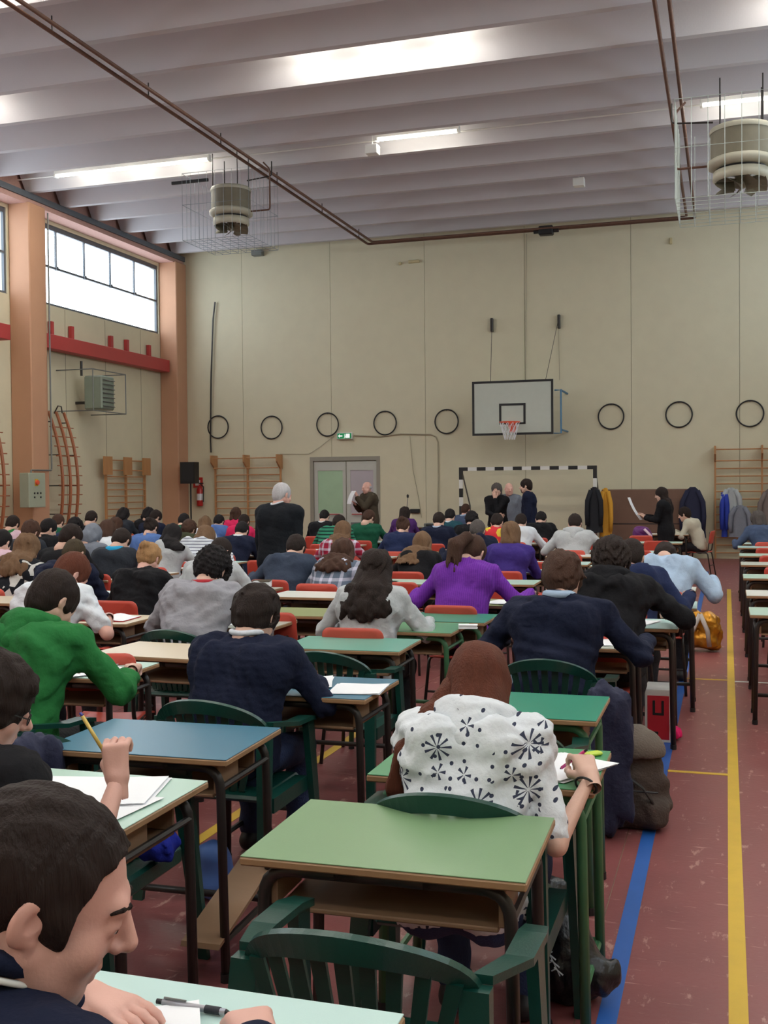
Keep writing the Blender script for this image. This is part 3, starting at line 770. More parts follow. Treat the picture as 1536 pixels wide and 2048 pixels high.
def head_np(h, male=True, profile=1.0):
    v = Vol((-.12, -.14, -.20), (.12, .16, .15), h)
    v.ell((0, -.018, .022), (.076, .096, .092), 0)
    v.ell((0, .028, -.03), (.062, .066, .082), .03)
    v.cone((-.028, .03, -.075), (.028, .03, -.075), .042, .042, .03)
    v.cone((0, .055, -.092), (0, .067, -.106), .027, .022, .025)
    v.cone((-.052, .0, -.05), (-.03, .045, -.09), .03, .024, .02); v.cone((.052, .0, -.05), (.03, .045, -.09), .03, .024, .02)
    v.cone((-.03, .079, .018), (.03, .079, .018), .013, .013, .016)
    for s in (-1, 1):
        v.ell((s * .032, .104, -.001), (.018, .0165, .012), .0, 'sub')
        v.ell((s * .031, .0775, -.003), (.0145, .0150, .0135), .003)
        if h < .006: v.ell((s * .031, .094, -.006), (.0125, .012, .0050), 0, 'sub')
        v.ell((s * .045, .055, -.035), (.022, .026, .024), .02)
    v.cone((0, .088, .010), (0, .112 * profile, -.028), .008, .0125, .010)
    v.cone((-.011, .100, -.035), (.011, .100, -.035), .0075, .0075, .006)
    v.cone((-.020, .080, -.066), (.020, .080, -.066), .006, .006, .008); v.cone((-.010, .090, -.062), (.010, .090, -.062), .0055, .0055, .005)
    v.cone((-.016, .084, -.074), (.016, .084, -.074), .0065, .0065, .005)
    v.ell((0, .099, -.0685), (.03, .008, .0018), 0, 'sub')
    for s in (-1, 1):
        A = Matrix.Rotation(s * .30, 3, 'Z') @ Matrix.Rotation(-.15, 3, 'X')
        v.ell((s * .082, -.012, -.008), (.008, .020, .032), .004, R=A)
        v.cone((s * .078, -.002, -.03), (s * .078, .0, -.038), .008, .006, .004)
        if h < .007: v.ell((s * .0895, -.006, -.004), (.0055, .010, .017), 0, 'sub', R=A)
    v.cone((0, -.022, -.05), (0, -.038, -.15), .054 if male else .046, .056 if male else .048, .03)
    return v.mesh()

def hand_np(h, pose):
    """right hand, palm down; wrist at the origin, fingers along +y, thumb on -x"""
    v = Vol((-.10, -.05, -.10), (.09, .21, .06), h)
    v.cone((0, -.04, 0), (0, .01, 0), .026, .027, .01)
    for x in (-.026, -.009, .008, .024): v.cone((x * .6, .01, .0), (x, .085, .002), .017, .0125, .012)
    curl = {'flat': (.18, .25, .25), 'write': (.75, .95, .6), 'grip': (1.0, 1.25, .8)}[pose]
    for i, (x, L) in enumerate(((-.030, .070), (-.010, .079), (.010, .072), (.029, .057))):
        p = np.array((x, .088, .002)); a = 0; pts = [p]; sp = (i - 1.5) * .07
        for sgm, fr in zip(curl, (.45, .31, .24)):
            a += sgm * (1.0 if pose != 'write' else (.8 + .15 * i)); l = L * fr
            p = p + l * np.array((math.sin(sp) * math.cos(a), math.cos(sp) * math.cos(a), -math.sin(a))); pts.append(p)
        v.chain(pts, [.0095, .0088, .0082, .0068], .004)
    if pose == 'flat': tp = [(-.022, .015, -.004), (-.050, .045, -.010), (-.058, .075, -.014), (-.055, .097, -.016)]
    elif pose == 'write': tp = [(-.022, .015, -.010), (-.045, .045, -.028), (-.044, .075, -.040), (-.034, .096, -.048)]
    else: tp = [(-.022, .015, -.012), (-.044, .045, -.034), (-.036, .078, -.046), (-.018, .098, -.050)]
    v.chain(tp, [.017, .0125, .0105, .0082], .008)
    return v.mesh()
_tmpl = {}
def template(kind, *a):
    k = (kind,) + a
    if k not in _tmpl: _tmpl[k] = (head_np if kind == 'head' else hand_np)(*a)
    return _tmpl[k]

def frame(o, y, z):
    y = Vector(y).normalized(); z = Vector(z); x = y.cross(z).normalized(); z = x.cross(y)
    return Matrix(((x.x, y.x, z.x, o[0]), (x.y, y.y, z.y, o[1]), (x.z, y.z, z.z, o[2]), (0, 0, 0, 1)))
def ik(S, W, L1, L2, pole):
    S, W = Vector(S), Vector(W); d = W - S; D = min(d.length, (L1 + L2) * .995); n = d.normalized()
    if d.length > D: W = S + n * D
    a = (L1 * L1 - L2 * L2 + D * D) / (2 * D); hgt = math.sqrt(max(L1 * L1 - a * a, 0))
    p = Vector(pole); p = (p - n * p.dot(n)).normalized()
    return S + n * a + p * hgt, W

def skeleton(P):
    """joints in the person's own frame (feet on z=0, facing +y)"""
    sit = P.get('sit', True); Lr = math.radians(P['lean']); sw = P.get('sw', .185); J = {}
    hz = .545 if sit else P.get('hip', .93)
    tl = P.get('torso', .50); side = P.get('side', 0.0)
    J['hip'] = Vector((0, 0, hz))
    J['waist'] = J['hip'] + Vector((side * .3, math.sin(Lr * .6), math.cos(Lr * .6))) * tl * .42
    J['chest'] = J['waist'] + Vector((side * .5, math.sin(Lr * 1.05), math.cos(Lr * 1.05))) * tl * .34
    J['neck'] = J['chest'] + Vector((side * .5, math.sin(Lr * 1.35), math.cos(Lr * 1.35))) * tl * .24
    up = (J['neck'] - J['chest']).normalized(); tw = math.radians(P.get('twist', 0))
    right = (Matrix.Rotation(tw, 3, 'Z') @ Vector((1, 0, 0)))
    right = (right - up * right.dot(up)).normalized(); J['up'] = up
    J['right'] = right; J['back'] = right.cross(up)
    HP, HY, HR = (math.radians(P.get(k, 0)) for k in ('hp', 'hy', 'hr'))
    R = Matrix.Rotation(-HY + tw * 0, 3, 'Z') @ Matrix.Rotation(-HP, 3, 'X') @ Matrix.Rotation(HR, 3, 'Y')
    # neck direction halfway between the trunk and the head
    nd = (up * .8 + (R @ Vector((0, 0, 1))) * .6 + Vector((0, .18, 0))).normalized()
    hc = J['neck'] + nd * .095 + (R @ Vector((0, .018, .055)))
    J['head'] = Matrix.Translation(hc) @ R.to_4x4()
    J['hc'] = hc
    for s, nm in ((1, 'R'), (-1, 'L')):
        S = J['neck'] - up * .055 + right * (s * sw) + Vector((0, .02, 0)) + Vector((0, 0, P.get('lift' + nm, 0)))
        W = Vector(P['w' + nm]); pole = P.get('p' + nm, (s * .75, -.30, -.75))
        E_, W = ik(S, W, P.get('ua', .285), P.get('fa', .25), pole)
        J['S' + nm], J['E' + nm], J['W' + nm] = S, E_, W
    if sit:
        for s, nm in ((1, 'R'), (-1, 'L')):
            J['H' + nm] = Vector((s * .09, 0, .545)); J['K' + nm] = Vector((s * .13, .43, .50)); J['A' + nm] = Vector((s * .12, .40 + P.get('foot' + nm, 0), .09))
    else:
        for s, nm in ((1, 'R'), (-1, 'L')):
            J['H' + nm] = Vector((s * .09, 0, hz)); J['K' + nm] = Vector((s * .10, .03, hz * .53)); J['A' + nm] = Vector((s * .11, 0, .09))
    return J

def torso(v, J, g, male, tuck=0.0, hem=None, wide=1.0):
    k = .05; w = (.088 if male else .078) * wide; b = .105 if male else .098
    rt = J['right']
    for s in (-1, 1):
        hip = J['hip'] + Vector((s * .085, -.01, -.02)); wa = J['waist'] + rt * (s * w * .85)
        ch = J['chest'] + rt * (s * w * 1.25)
        top = J['neck'] - J['up'] * .07 + rt * (s * w * 1.35)
        v.cone(hip, wa, b + .02 + g, b * .93 + g, k); v.cone(wa, ch, b * .93 + g, b * .96 + g, k); v.cone(ch, top, b * .96 + g, .068 + g, k)
        S = J['SR' if s > 0 else 'SL']
        v.cone(top, S, .066 + g, .056 + g, k)
        v.cone(J['neck'] + J['up'] * .0, S - J['up'] * .0, .045 + g, .05 + g, k)
        v.ell(tuple(J['chest'] + J['back'] * .075 + rt * (s * .085)), (.075 + g, .04 + g, .085 + g), .05)
    v.cone(J['hip'], J['waist'], b + g, b + g, k); v.cone(J['waist'], J['neck'] - J['up'] * .06, b + g, .075 + g, k)
def arms(v, J, g, male, to=1.0, sides='RL', cuff=0.0):
    m = 1.0 if male else .88
    for nm in sides:
        S, E_, W = J['S' + nm], J['E' + nm], J['W' + nm]
        t = to if not isinstance(to, dict) else to[nm]
        U = E_ if t >= 0 else S + (E_ - S) * (1 + t)
        v.cone(S, U, .056 * m + g, .043 * m + g - min(t, 0) * .02, .03)
        if t > 0:
            T = E_ + (W - E_) * t
            v.cone(E_, T, .043 * m + g, (.043 + (.029 - .043) * t) * m + g + cuff, .02)
def legs(v, J, g, stop=1.0):
    for nm in 'RL':
        H_, K, A_ = J['H' + nm], J['K' + nm], J['A' + nm]
        v.cone(H_, K, .088 + g, .060 + g, .04); v.cone(K, K + (A_ - K) * .35, .060 + g, .056 + g, .03); v.cone(K + (A_ - K) * .35, K + (A_ - K) * stop, .056 + g, .04 + g * 1.5, .03)
def shoes_np(J, h=.012, bare=False):
    lo = np.min([J['AR'], J['AL']], 0) - .16; hi = np.max([J['AR'], J['AL']], 0) + .28
    lo[2] = -.02; hi[2] = .2
    v = Vol(lo, hi, h); g = -.012 if bare else 0
    for nm in 'RL':
        a = J['A' + nm]
        v.cone((a.x, a.y - .03, .045), (a.x, a.y + .10, .042), .043 + g, .042 + g, .02); v.cone((a.x, a.y + .10, .042), (a.x * 1.05, a.y + .17, .034), .042 + g, .032 + g, .02)
        v.cone((a.x, a.y, .09), (a.x, a.y - .01, .05), .042 + g, .045 + g, .02)
    v.half((0, 0, .003 + (-g)), (0, 0, -1))
    return v.mesh()
def bounds(J, pad=.17):
    pts = [J[k] for k in J if isinstance(J[k], Vector) and k not in ('up', 'right', 'back')]
    return np.min(pts, 0) - pad, np.max(pts, 0) + pad

HAIRCOL = dict(black=rgb(26, 22, 24), dark=rgb(40, 30, 27), brown=rgb(70, 48, 38), lbrown=rgb(112, 86, 64), red=rgb(104, 46, 34), auburn=rgb(92, 50, 36), blond=rgb(158, 122, 84), grey=rgb(150, 146, 146), white=rgb(186, 184, 188), olive=rgb(64, 54, 38), greyb=rgb(84, 78, 76))
for k, c in HAIRCOL.items():
    mat('hair ' + k, c, .7, .3, 5, .45, 22, spec=.22, stretch=(9, 9, .8))
def hair_np(kind, J, h, seed=0, male=True, P={}):
    """hair in the frame of the head; long locks follow the back"""
    v = Vol((-.17, -.20, -.26), (.17, .17, .19), h); rg = np.random.RandomState(seed)
    if kind in ('short', 'messy', 'curly', 'crop'):
        e = {'short': .014, 'messy': .027, 'curly': .036, 'crop': .007}[kind] * (.6 if P.get('fore') else 1)
        v.ell((0, -.020, .026), (.078 + e, .097 + e, .092 + e * (1.1 if not P.get('fore') else .1)), 0)
        v.ell((0, -.062, -.035), (.060 + e * .6, .045 + e * .8, .062 + e * .5), .03)
        for s in (-1, 1): v.ell((s * .066, .022, -.008), (.013 + e * .5, .026, .03), .015)
        if kind == 'messy':
            v.ell((0, .055, .085), (.062, .045, .028), .03)
            for _ in range(26):
                a, b = rg.uniform(0, 6.28), rg.uniform(-.2, 1.4); d = np.array((math.cos(a) * math.cos(b), math.sin(a) * math.cos(b), math.sin(b)))
                p = np.array((0, -.02, .03)) + d * (.095, .112, .105); v.cone(p, p + d * .012 + np.array((rg.uniform(-.02, .02), rg.uniform(-.02, .02), -.018)), .016, .007, .012)
        v.ell((0, .135, -.045), (.080, .068, .088), 0, 'sub')
        if P.get('fore'): v.ell((0, .14, .0), (.25, .11, .11), 0, 'sub'); v.ell((0, -.09, -.12), (.12, .12, .05), 0, 'sub')
        v.ell((0, -.07, -.15), (.12, .12, .045), 0, 'sub')
        for s in (-1, 1): v.ell((s * .10, -.010, -.022), (.025, .024, .036), 0, 'sub')
        v.noise({'short': .003, 'messy': .006, 'curly': .009, 'crop': .0015}[kind], {'curly': 135, 'messy': 80}.get(kind, 90), seed, (1, 1, .5 if kind != 'curly' else 1))
    elif kind == 'bald':
        v.ell((0, -.035, -.01), (.086, .088, .050), 0); v.ell((0, .10, 0), (.12, .09, .12), 0, 'sub'); v.ell((0, -.02, .05), (.078, .098, .075), 0, 'sub')
    elif kind in ('bob', 'long', 'curlylong', 'pony', 'bun', 'longside'):
        e = .016 if kind not in ('curlylong',) else .026
        v.ell((0, -.018, .026), (.080 + e, .098 + e, .092 + e), 0)
        if kind in ('bob', 'long', 'curlylong', 'longside'):
            for s in (-1, 1):
                v.cone((s * .062, -.01, 0), (s * .066, -.015, -.10), .036, .034, .03)
            v.cone((-.03, -.06, 0), (-.035, -.062, -.11), .055, .05, .03); v.cone((.03, -.06, 0), (.035, -.062, -.11), .055, .05, .03)
            if kind == 'bob': v.noise(.004, 70, seed, (1, 1, .25))
        else: v.ell((0, -.05, -.03), (.065, .05, .062), .03)
        v.ell((0, .130, -.05), (.060, .062, .105), 0, 'sub')
        if kind in ('pony', 'bun'):
            for s in (-1, 1): v.ell((s * .102, -.012, -.02), (.028, .026, .038), 0, 'sub')
            v.ell((0, -.05, -.14), (.12, .12, .05), 0, 'sub')
        if kind == 'bun':
            v.ell((0, -.125, .045), (.045, .038, .042), .012); v.noise(.004, 110, seed)
        else: v.noise(.0035 if kind != 'curlylong' else .009, 70, seed, (1, 1, .3))
    elif kind == 'hood':
        v.ell((0, -.03, .02), (.105, .12, .12), 0); v.ell((0, -.06, -.09), (.10, .09, .09), .05)
        v.ell((0, .13, -.02), (.075, .09, .11), 0, 'sub'); v.noise(.004, 40, seed)
    out = [(app(J['head'], m[0]), m[1]) for m in [v.mesh()]]
    # tails and long locks in the body frame
    if kind in ('long', 'curlylong', 'pony', 'longside'):
        Mh = J['head']; B = J['back']; rt = J['right']; dn = -J['up']
        lo = np.min([J['hc'], J['waist']], 0) - .26; hi = np.max([J['hc'], J['waist']], 0) + .26
        v = Vol(lo, hi, h)
        nL = 1 if kind == 'pony' else (0 if kind == 'longside' else (17 if kind == 'curlylong' else 13)); Lm = P.get('hairlen', .36)
        for i in range(nL):
            u = (i / (nL - 1) - .5) * 2 if nL > 1 else 0
            if kind == 'pony':
                a = Mh @ Vector((0, -.115, .03)); side = P.get('tail', 0)
                pts = [a]; 
                tgt = J['neck'] + B * .11 + rt * side - dn * .04
                pts.append(a + (B * .05) + Vector((side * .3, 0, -.02))); pts.append(tgt + Vector((0, 0, .06))); pts.append(tgt + dn * .07)
                v.chain(pts, [.028, .042, .050, .03], .02)
                for _ in range(9):
                    o = Vector(rg.uniform(-.035, .035, 3)); v.chain([pts[1] + o * .5, pts[2] + o, pts[3] + o * 1.5 + dn * .03], [.016, .018, .006], .01)
            else:
                L = Lm * (1 - .15 * rg.rand()) * (1 - .18 * abs(u))
                sd = P.get('hairside', 0)
                a = Mh @ Vector((u * .078, -.075 + .05 * abs(u), .0)); c = Mh @ Vector((u * .088, -.088 + .055 * abs(u), -.09))
                off = Vector((0, 0, 0))
                base = J['neck'] + rt * (u * .10 + sd * .10) + B * (.115 - .03 * abs(u)) + dn * .02
                end = base + dn * (L * .72) + rt * (sd * .10 + u * .02) + B * (.02)
                c2 = (c + base) * .5 + B * .02
                r = .025 if kind != 'curlylong' else .036
                if kind == 'curlylong':
                    pts = [a, c]; T = 5
                    for t in range(T):
                        q = base + (end - base) * (t / (T - 1)) * 1.02
                        q = q + rt * (.022 * math.sin(t * 2.3 + i * 1.7)) + B * (.016 * math.cos(t * 2.0 + i)) + rt * (u * .035 * t / T); pts.append(q)
                    v.chain(pts, [r, r, r, r * .98, r * .9, r * .75, .012], .018)
                else: v.chain([a, c, c2, base, (base + end) * .5, end], [r, r, r * .95, r * .85, r * .75, .008], .018)
        if kind == 'longside':
            # a strand falling past the left shoulder
            s = P.get('strand', -1)
            a = Mh @ Vector((s * .07, -.03, -.02))
            v.chain([a + Vector((s * .005, -.02, -.02)), a + Vector((s * .05, -.09, -.09)), a + Vector((s * .115, -.13, -.18)), a + Vector((s * .155, -.14, -.30)), a + Vector((s * .165, -.12, -.43))], [.045, .043, .038, .031, .012], .02)
            for q in range(5): o_ = Vector(rg.uniform(-.022, .022, 3)); v.chain([a + Vector((s * .05, -.09, -.09)) + o_, a + Vector((s * .12, -.135, -.19)) + o_, a + Vector((s * .16, -.145, -.33)) + o_ * 1.5], [.02, .018, .006], .01)
        v.noise(.006 if kind == 'curlylong' else .004, 75, seed + 1, (1, 1, .3) if kind != 'curlylong' else (1, 1, .6))
        out.append(v.mesh())
    return join(out)

_cache = {}
def shared(key, fn):
    if key not in _cache: _cache[key] = fn()
    return _cache[key]
M_EYE = mat('eye white', rgb(222, 216, 212), .25, .02); M_IRIS = mat('iris brown', rgb(48, 34, 28), .2, .05)
M_SHOE = {k: mat('shoe ' + k, c, .5, .1) for k, c in dict(dark=rgb(34, 30, 32), white=rgb(206, 204, 206)).items()}
M_JEAN = mat('blue denim', rgb(42, 56, 92), .85, .25, 12, .3, 120); M_BTR = mat('dark trousers', rgb(28, 28, 34), .85, .2, 12, .3, 60)
def person(loc, P, label, group=None, rz=0.0, scale=1.0):
    """body is the top object; hair and clothes are its children"""
    male = P.get('male', True); h = P.get('h', .02); hh = P.get('hh', .009); seed = P.get('seed', 0)
    key = tuple(sorted((k, v) for k, v in P.items() if k in ('sit', 'lean', 'hp', 'hy', 'hr', 'male', 'wR', 'wL', 'pR', 'pL', 'h', 'hh', 'sw', 'sleeve', 'hands', 'hip', 'torso', 'side', 'twist', 'liftR', 'liftL', 'hp_', 'handR', 'handL', 'wrinkle', 'coat', 'skirt', 'footR', 'footL', 'wide', 'ua', 'fa', 'profile')))
    key = repr(key)
    J = shared(('J', key), lambda: skeleton(P))
    def body():
        lo, hi = bounds(J); v = Vol(lo, hi, h)
        torso(v, J, -.014, male); arms(v, J, -.007, male); legs(v, J, -.01)
        hd = template('head', hh, male, P.get('profile', 1.0))
        nk = J['head'] @ Vector((0, -.034, -.11))
        v.cone(J['neck'] - J['up'] * .02, nk, .058 if male else .05, .050 if male else .043, .03)
        parts = [v.mesh(), (app(J['head'], hd[0]), hd[1])]
        for nm in 'RL':
            pose = P.get('hand' + nm, 'write' if nm == 'R' else 'flat')
            hv, hq = template('hand', .0045 if h < .013 else .0075, pose)
            W, E_ = J['W' + nm], J['E' + nm]
            dr = P.get('hd' + nm); dr = Vector(dr) if dr else (W - E_).normalized() * .7 + Vector(((-.35 if nm == 'R' else .35), .35, 0))
            if W.z < .84 and not P.get('hd' + nm) and P.get('sit', True): dr.z = -.03
            upv = Vector(P.get('hu' + nm, (0, 0, 1)))
            M = frame(W, dr, upv)
            if nm == 'L': M = M @ Matrix.Diagonal((-1, 1, 1, 1)); hq = hq[:, ::-1]
            parts.append((app(M, hv), hq))
        parts.append(shoes_np(J, .02, True))
        return np_mesh('person', *join(parts))
    me = shared(('body', key), body)
    o = link('person', me, M_SKIN[P.get('skin', 'fair')], None, loc, (0, 0, rz)); o.scale = (scale,) * 3
    tag(o, label, 'person', group)
    def top():
        lo, hi = bounds(J); v = Vol(lo, hi, h); g = .013 if not P.get('coat') else .022
        torso(v, J, g, male, wide=P.get('wide', 1.0)); arms(v, J, g * .9, male, P.get('sleeve', .95), cuff=.004)
        if P.get('coat'):   # jacket skirt down to the thighs
            for s in (-1, 1): v.cone(J['hip'] + Vector((s * .085, 0, .0)), J['hip'] + Vector((s * .10, -.01, -.18)), .12, .125, .05)
            v.half(J['hip'] + Vector((0, 0, -.25)), (0, 0, -1))
        else: v.half(J['hip'] + Vector((0, 0, -.045)), (0, .25, -1))
        # neckline
        hd = J['head'] @ Vector((0, -.03, -.12)); nkd = (hd - J['neck']).normalized()
        v.cone(J['neck'] + nkd * .0 + Vector((0, .01, .0)), J['neck'] + nkd * .12, .062 if male else .056, .062, 0, 'sub') if P.get('open', True) else None
        v.noise(P.get('wrinkle', .006), 28, seed + 3, (1, 1, 1.5), 3)
        return np_mesh('top', *v.mesh())
    tp = link(P.get('topname', 'sweater'), shared(('top', key, P.get('open')), top), P['top'], o)
    def trs():
        lo, hi = bounds(J); hi[2] = J['hip'].z + .22; v = Vol(lo, hi, h)
        legs(v, J, .008, .97)
        for s in (-1, 1): v.cone(J['hip'] + Vector((s * .085, -.012, -.015)), J['hip'] + Vector((s * .08, -.0, .08)), .122 if not male else .118, .100, .04)
        v.half(J['hip'] + Vector((0, 0, .08)), (0, 0, 1)); v.noise(.005, 30, 4)
        return np_mesh('trousers', *v.mesh())
    tk = ('trs', h, P.get('sit', True), P.get('hip'), P.get('footR'), P.get('footL'), male)
    link('trousers', shared(tk, trs), P.get('bottom', M_BTR), o)
    link('shoes', shared(('sh',) + tk[1:], lambda: np_mesh('shoes', *shoes_np(J))), M_SHOE[P.get('shoe', 'dark')], o)
    if P.get('hair'):
        hk = P['hair']; hj = (hk, key, seed if h < .015 else 0, repr([P.get(q) for q in ('hairlen', 'tail', 'hairside', 'strand')]))
        m = bpy.data.materials['hair ' + P.get('hc', 'dark')] if hk != 'hood' else P['top']
        ho = link('hair' if hk != 'hood' else 'hood', shared(hj, lambda: np_mesh('hair', *hair_np(hk, J, P.get('hairh', .010), seed, male, P))), m, o)
    Mh = J['head']
    if P.get('eyes'):
        for s in (-1, 1):
            c = Mh @ Vector((s * .031, .0775, -.004))
            e = MB().lathe([(0, -.0128), (.0064, -.011), (.011, -.0064), (.0128, 0), (.011, .0064), (.0064, .011), (0, .0128)], 16).build('eye', M_EYE, o, c, smooth=True)
            e.rotation_euler = (Mh.to_3x3() @ Matrix.Rotation(-PI / 2, 3, 'X')).to_euler()
            MB().tube([Mh @ Vector(q) for q in ((s * .012, .092, .019), (s * .026, .0915, .023), (s * .040, .084, .022), (s * .050, .072, .016))], .0038, 6, rs=[.003, .0042, .0036, .0015]).build('eyebrow', bpy.data.materials['hair dark'], o, smooth=True)
            MB().lathe([(.0062, .0112), (.0058, .0122), (0, .0132)], 12).build('iris', M_IRIS, e)
    if P.get('collar'):
        def col():
            hd = J['head'] @ Vector((0, -.03, -.12)); n = (hd - J['neck']).normalized(); c = J['neck'] + n * P.get('colz', .035); R = frame(c, n, (0, -1, .01))
            r = .066 if male else .06; V = MB()
            pts = [R @ Vector((r * math.cos(a), 0.0 + .006 * math.cos(a * 2), r * 1.05 * math.sin(a))) for a in [2 * PI * i / 24 for i in range(24)]]
            V.tube(pts, P.get('colr', .014), 8, True); return V.mesh('collar', True)
        link(P.get('collarname', 'collar'), shared(('col', key, P.get('colr'), P.get('colz')), col), P['collar'], o)
    if P.get('hooddown'):
        def hd_():
            c = J['neck'] + J['back'] * .035 - J['up'] * .0
            v = Vol(c - Vector((.22, .22, .2)), c + Vector((.22, .22, .2)), h)
            rt = J['right']
            for i in range(9):
                a = -1.25 + 2.5 * i / 8; b = -1.25 + 2.5 * (i + 1) / 8
                if i < 8:
                    f = lambda a: c + rt * (.115 * math.sin(a)) + J['back'] * (.045 * math.cos(a)) - J['back'] * .03 + J['up'] * (.025 * (1 - math.cos(a)))
                    v.cone(f(a), f(b), .036, .036, .02)
            v.cone(c + J['back'] * .03, c + J['back'] * .045 - J['up'] * .10, .055, .03, .05)
            v.cone(c + J['back'] * .025 + rt * .06, c + J['back'] * .05 - J['up'] * .09, .04, .028, .05); v.cone(c + J['back'] * .025 - rt * .06, c + J['back'] * .05 - J['up'] * .09, .04, .028, .05)
            v.noise(.006, 45, 8)
            return np_mesh('hood', *v.mesh())
        link('hood', shared(('hood', key), hd_), P['top'], o)
    if P.get('bracelet'):
        W, E_ = J['WR'], J['ER']; R = frame(W + (E_ - W) * .12, W - E_, (0, 0, 1))
        MB().tube([R @ Vector((.034 * math.cos(a), 0, .034 * math.sin(a))) for a in [2 * PI * i / 20 for i in range(20)]], .004, 6, True).build('bracelet', M_BLACK, o)
    if P.get('glasses'):
        g = MB()
        for s in (-1, 1):
            g.tube([Mh @ Vector((s * .032 + .021 * math.cos(a), .104, -.004 + .015 * math.sin(a))) for a in [2 * PI * i / 14 for i in range(14)]], .0018, 5, True)
            g.tube([Mh @ Vector(q) for q in ((s * .053, .102, 0), (s * .078, .07, .004), (s * .086, -.005, .006))], .002, 5)
        g.tube([Mh @ Vector((-.011, .106, 0)), Mh @ Vector((.011, .106, 0))], .0016, 5)
        g.build('glasses', M_BLACK, o)
    return o, J
# ------------------------------------------------------------------ desks and chairs (built once, copied part by part)
DW, DD, DH = .70, .50, .76
def desk_meshes():
    M = {}
    M['tabletop'] = MB().box(-DW / 2, DW / 2, -DD / 2, DD / 2, DH - .024, DH - .003, .004).mesh('tabletop')
    M['laminate'] = MB().box(-DW / 2 + .002, DW / 2 - .002, -DD / 2 + .002, DD / 2 - .002, DH - .003, DH, .001).mesh('laminate')
    for nm, sx, sy in (('a', -1, -1), ('b', 1, -1), ('c', -1, 1), ('d', 1, 1)):
        x = sx * (DW / 2 - .045); y = sy * (DD / 2 - .05)
        pts = fillet([(sx * .10, y, DH - .042), (x, y, DH - .042), (x + sx * .012, y + sy * .0, .02)], .075, 5)
        M['leg' + nm] = MB().tube(pts, .0165, 8).mesh('leg', True)
        M['foot' + nm] = MB().tube([(x + sx * .012, y, .0), (x + sx * .012, y, .03)], .019, 8).mesh('foot_cap')
    for nm, sy in (('n', -1), ('f', 1)):
        M['rail' + nm] = MB().tube([(-.12, sy * (DD / 2 - .05), DH - .042), (.12, sy * (DD / 2 - .05), DH - .042)], .0165, 8).mesh('rail', True)
    for nm, sx in (('l', -1), ('r', 1)):
        x = sx * (DW / 2 - .04)
        M['side' + nm] = MB().tube([(x, -DD / 2 + .05, .655), (x, DD / 2 - .05, .655)], .010, 6).mesh('side_stay')
        M['low' + nm] = MB().tube([(x, -DD / 2 + .05, .13), (x, DD / 2 - .05, .13)], .012, 6).mesh('stretcher')
        M['cheek' + nm] = MB().box(sx * (DW / 2 - .075), sx * (DW / 2 - .057), -.19, -.02, DH - .135, DH - .026, .003).mesh('side_panel')
    M['shelf'] = MB().box(-DW / 2 + .075, DW / 2 - .075, -.19, .17, DH - .147, DH - .135, .003).mesh('shelf')
    M['back'] = MB().box(-DW / 2 + .075, DW / 2 - .075, .16, .172, DH - .135, DH - .026, .003).mesh('back_panel')
    M['bar'] = MB().tube([(-DW / 2 + .035, DD / 2 - .05, .13), (DW / 2 - .035, DD / 2 - .05, .13)], .014, 8).mesh('crossbar', True)
    return M
DM = desk_meshes()
def school_desk(x, y, lam, label, rz=0.0, frame=None, foot=False, group=None):
    fr = frame or M_DARK
    t = empty('school_desk', (x, y, 0), rz, label, 'desk', group or 'school desks set out in the gym')
    top = link('tabletop', DM['tabletop'], M_EDGE, t); link('laminate', DM['laminate'], LAM[lam], top)
    for nm in 'abcd':
        l = link('leg', DM['leg' + nm], fr, t); link('foot_cap', DM['foot' + nm], M_BLACK, l)
    for nm in 'nf': link('rail', DM['rail' + nm], fr, t)
    for nm in 'lr':
        link('side_stay', DM['side' + nm], fr, t); link('side_panel', DM['cheek' + nm], M_SHELF, t)
        if y > 3: link('stretcher', DM['low' + nm], fr, t)
    link('shelf', DM['shelf'], M_SHELF, t); link('back_panel', DM['back'], M_SHELF, t); link('crossbar', DM['bar'], fr, t)
    if foot:
        MB().prism([(-DD / 2 - .01, .13), (-DD / 2 + .0, .145), (DD / 2, .26), (DD / 2, .245)], DW / 2 - .17, DW / 2 - .03, 'x').build('footrest', M_SHELF, t)
    return t

